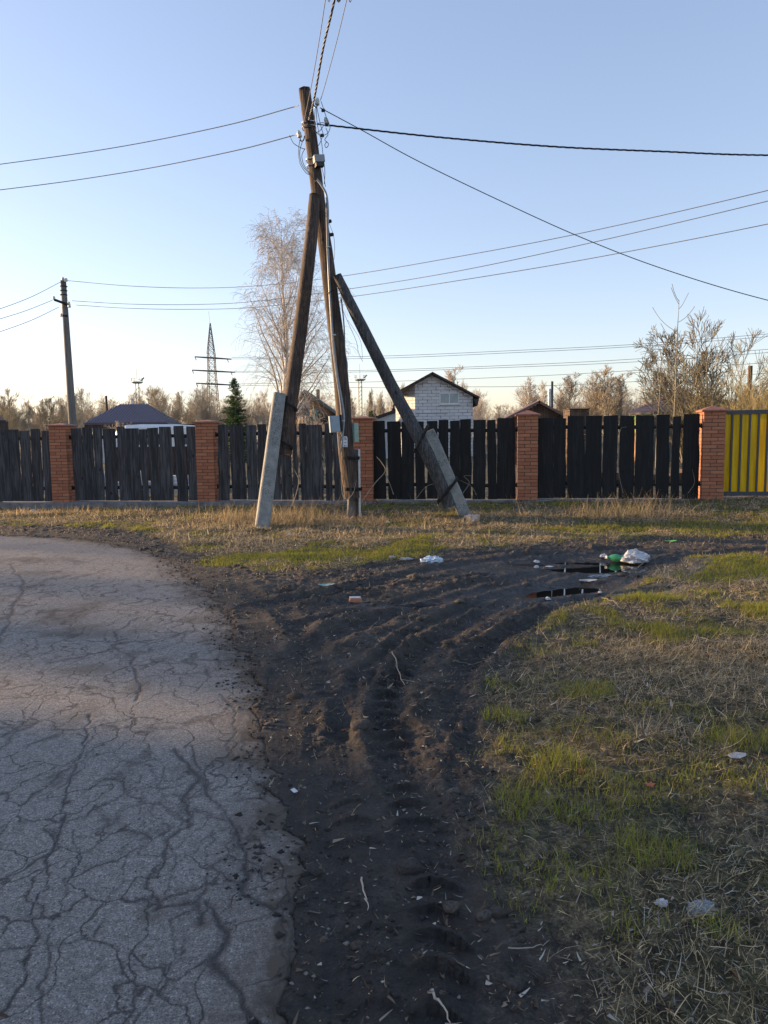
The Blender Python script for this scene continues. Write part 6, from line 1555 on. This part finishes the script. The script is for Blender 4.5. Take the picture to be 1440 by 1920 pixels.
M['bag_grey'] = simple('greyish_film', (0.16, 0.18, 0.20), (0.30, 0.33, 0.36), 20, 0.25, 0.4)
M['paper'] = simple('grey_paper', (0.26, 0.27, 0.28), (0.42, 0.42, 0.43), 12, 0.8, 0.3)
M['bag_white'] = simple('white_film', (0.42, 0.44, 0.48), (0.62, 0.63, 0.66), 9, 0.45, 0.4)
M['teal_scrap'] = simple('teal_scrap', (0.10, 0.30, 0.26), (0.30, 0.45, 0.42), 14, 0.5, 0.2)
M['leaf_red'] = simple('rust_leaf', (0.24, 0.06, 0.025), (0.36, 0.12, 0.05), 60, 0.7, 0.2)
def green_plastic():
    m, t, b = new_mat('green_bottle_plastic'); b.inputs['Base Color'].default_value = (.10, .42, .22, 1); b.inputs['Roughness'].default_value = .18
    tr = N(t, 'ShaderNodeBsdfTranslucent'); tr.inputs[0].default_value = (.12, .5, .25, 1); mx = N(t, 'ShaderNodeMixShader'); mx.inputs[0].default_value = .35
    t.links.new(b.outputs[0], mx.inputs[1]); t.links.new(tr.outputs[0], mx.inputs[2]); t.links.new(mx.outputs[0], t.nodes['Material Output'].inputs[0]); return m
M['green_plastic'] = green_plastic()
crumple('plastic_bag', 810, 1054, (.13, .09, .055), 'bag_blue', 'crumpled pale blue plastic bag at the far edge of the mud', 'plastic bag', 3, freq=4)
crumple('plastic_bag', 1191, 1052, (.15, .10, .115), 'bag_white', 'white plastic sheet heaped beside the green bottle', 'plastic bag', 6, freq=2.2)
crumple('plastic_film', 1125, 1080, (.19, .07, .018), 'bag_grey', 'greyish translucent film between the two upper puddles', 'plastic film', 8, freq=5)
crumple('cloth_scrap', 760, 1051, (.10, .05, .02), 'paper', 'small grey cloth scrap left of the blue bag', 'scrap', 9, freq=5)
crumple('cloth_scrap', 735, 1049, (.05, .04, .02), 'paper', 'tiny grey scrap farthest left of the blue bag', 'scrap', 10, freq=5)
crumple('stone_chunk', 886, 980, (.13, .10, .10), 'cap', 'pale pinkish rock chunk at the foot of the right stub', 'rock', 12, freq=1.6); bpy.data.objects['stone_chunk'].data.materials[0] = simple('pink_rock', (.42, .33, .27), (.58, .48, .40), 14, .9, .4)
crumple('plastic_film', 1312, 1728, (.05, .028, .012), 'bag_grey', 'torn greyish film piece in the lower right grass', 'plastic film', 14, freq=5, rot=.5)
crumple('paper_scrap', 1240, 1722, (.020, .016, .012), 'bag_white', 'small round white scrap in the lower right grass', 'paper', 15)
crumple('paper_scrap', 543, 1005, (.03, .02, .03), 'bag_white', 'small white scrap right of the left stub foot', 'paper', 16)
crumple('paper_scrap', 62, 961, (.06, .04, .04), 'bag_white', 'white lump on the verge left of the first brick pillar', 'paper', 17)
for k, (px, py, s_, lab) in enumerate(((1006, 1053, .035, 'white plastic cup scrap beside the strip of water'), (1006, 1063, .028, 'white scrap just below the cup scrap'), (968, 1058, .025, 'tiny white scrap left of the strip of water'), (1030, 1059, .05, 'flat white strip scrap at the wide puddle edge'), (1027, 1124, .028, 'white scrap at the lower tip of the slanted puddle'), (1131, 1045, .045, 'small white crumpled cup left of the green bottle'), (1125, 1111, .02, 'tiny white scrap by the thin puddle'), (727, 982, .04, 'small pale scrap on the straw right of the pole foot'))):
    crumple('paper_scrap', px, py, (s_, s_ * .7, s_ * (.2 if 'flat' in lab else .7)), 'bag_white', lab, 'paper', 20 + k)
def leaf(px, py, s, mat, lab, pts, nm='fallen_leaf', cat='leaf', rot=0.0, bend=.35):
    c = GZ(px, py) + (0, 0, .015); mb = MB(); ca, sa = math.cos(rot), math.sin(rot); n = len(pts); V_ = [(0, 0, .004)] + [((x * ca - y * sa) * s, (x * sa + y * ca) * s, abs(x) * s * bend) for x, y in pts]
    V_ = np.array(V_) + c; V2 = np.concatenate([V_, V_ - (0, 0, .0015)]); m_ = n + 1
    mb.add(V2, [(0, 1 + i, 1 + (i + 1) % n) for i in range(n)] + [(m_, m_ + 1 + (i + 1) % n, m_ + 1 + i) for i in range(n)] + [(1 + i, m_ + 1 + i, m_ + 1 + (i + 1) % n, 1 + (i + 1) % n) for i in range(n)])
    o = mb.build(nm, M[mat], None, False, loc=tuple(c)); return set_props(o, lab, cat)
maple = [(0, -1), (.35, -.5), (.95, -.45), (.6, 0), (.9, .5), (.35, .35), (0, 1), (-.35, .35), (-.9, .5), (-.6, 0), (-.95, -.45), (-.35, -.5)]
leaf(1217, 1488, .026, 'leaf_red', 'rust red maple leaf on the right grass', maple, rot=.4)
leaf(1092, 1459, .024, 'leaf_red', 'smaller orange brown leaf on the mud edge above the red one', maple, rot=2.0)
sheet = [(-1, -.5), (-.2, -.62), (.7, -.45), (1, -.1), (.5, .45), (-.3, .5), (-.9, .1)]
leaf(1380, 1435, .05, 'paper', 'torn grey paper sheet lying on the right grass', sheet, 'paper_scrap', 'paper', .3, .12)
leaf(1102, 1089, .10, 'paper', 'flat beige scrap above the slanted puddle', sheet, 'paper_scrap', 'paper', .1, .15)
leaf(612, 1102, .085, 'teal_scrap', 'teal scrap of packaging above the long branch', sheet, 'packaging_scrap', 'packaging', .2, .2)
leaf(1257, 1016, .09, 'wall_green', 'bright green scrap on the far dirt track', sheet, 'packaging_scrap', 'packaging', .1, .2)
leaf(552, 1489, .020, 'bag_white', 'white torn chip on the dark mud beside the asphalt', [(-.5, -1), (.5, -.9), (.4, 1), (-.6, .7)], 'paper_scrap', 'paper', .5, .1)
# brick chunk
c = GZ(666, 1129); mb = MB(); Tm0 = boxrot(c + (0, 0, .015), .15, .03)
Tm = lambda v: Tm0(np.asarray(v, float) * .72)
v = [(-.085, -.05, -.03), (.085, -.05, -.03), (.09, .05, -.03), (-.08, .055, -.03), (-.08, -.045, .028), (.07, -.045, .032), (.085, .05, .030), (-.07, .05, .024), (.088, -.03, .0), ]
mb.add(Tm(v[:8]), [(3, 2, 1, 0), (4, 5, 6, 7), (0, 1, 5, 4), (1, 2, 6, 5), (2, 3, 7, 6), (3, 0, 4, 7)]); o = mb.build('brick_chunk', M['brick'], loc=tuple(c)); set_props(o, 'broken brick with a pale mortar top lying in the mud', 'brick')
import bmesh
bm = bmesh.new(); bm.from_mesh(o.data); bmesh.ops.bevel(bm, geom=list(bm.edges), offset=.008, segments=1, affect='EDGES'); bm.to_mesh(o.data); bm.free()
mb = MB(); mb.box(-.070, .068, -.038, .042, .0315, .040, 0, Tm); mb.build('mortar_cap', M['wall_white'], o)
# green bottle lying at the puddle edge
c = GZ(1164, 1050); c[2] = max(c[2], -.03) + .05; ax = np.array([-1, .18, .02]); ax /= np.linalg.norm(ax)
bt = empty('plastic_bottle', tuple(c), 'green plastic bottle lying at the edge of the wide puddle', 'bottle')
mb = MB(); prof = [(.02, -.15), (.045, -.148), (.052, -.135), (.052, -.06), (.047, -.05), (.052, -.035), (.048, .0), (.052, .03), (.050, .06), (.034, .11), (.016, .14), (.014, .165)]
mb.lathe(prof, 20, c, ax); V_ = mb.v[0]; rel = V_ - c; dent = np.exp(-((rel @ ax) / .05) ** 2) * np.clip(rel[:, 2] / .05, 0, 1); V_[:, 2] -= dent * .022; mb.build('body', M['green_plastic'], bt, True)
mb = MB(); mb.lathe([(.017, .160), (.017, .185), (.012, .188)], 12, c, ax); mb.build('cap', M['white_plastic'], bt, True)
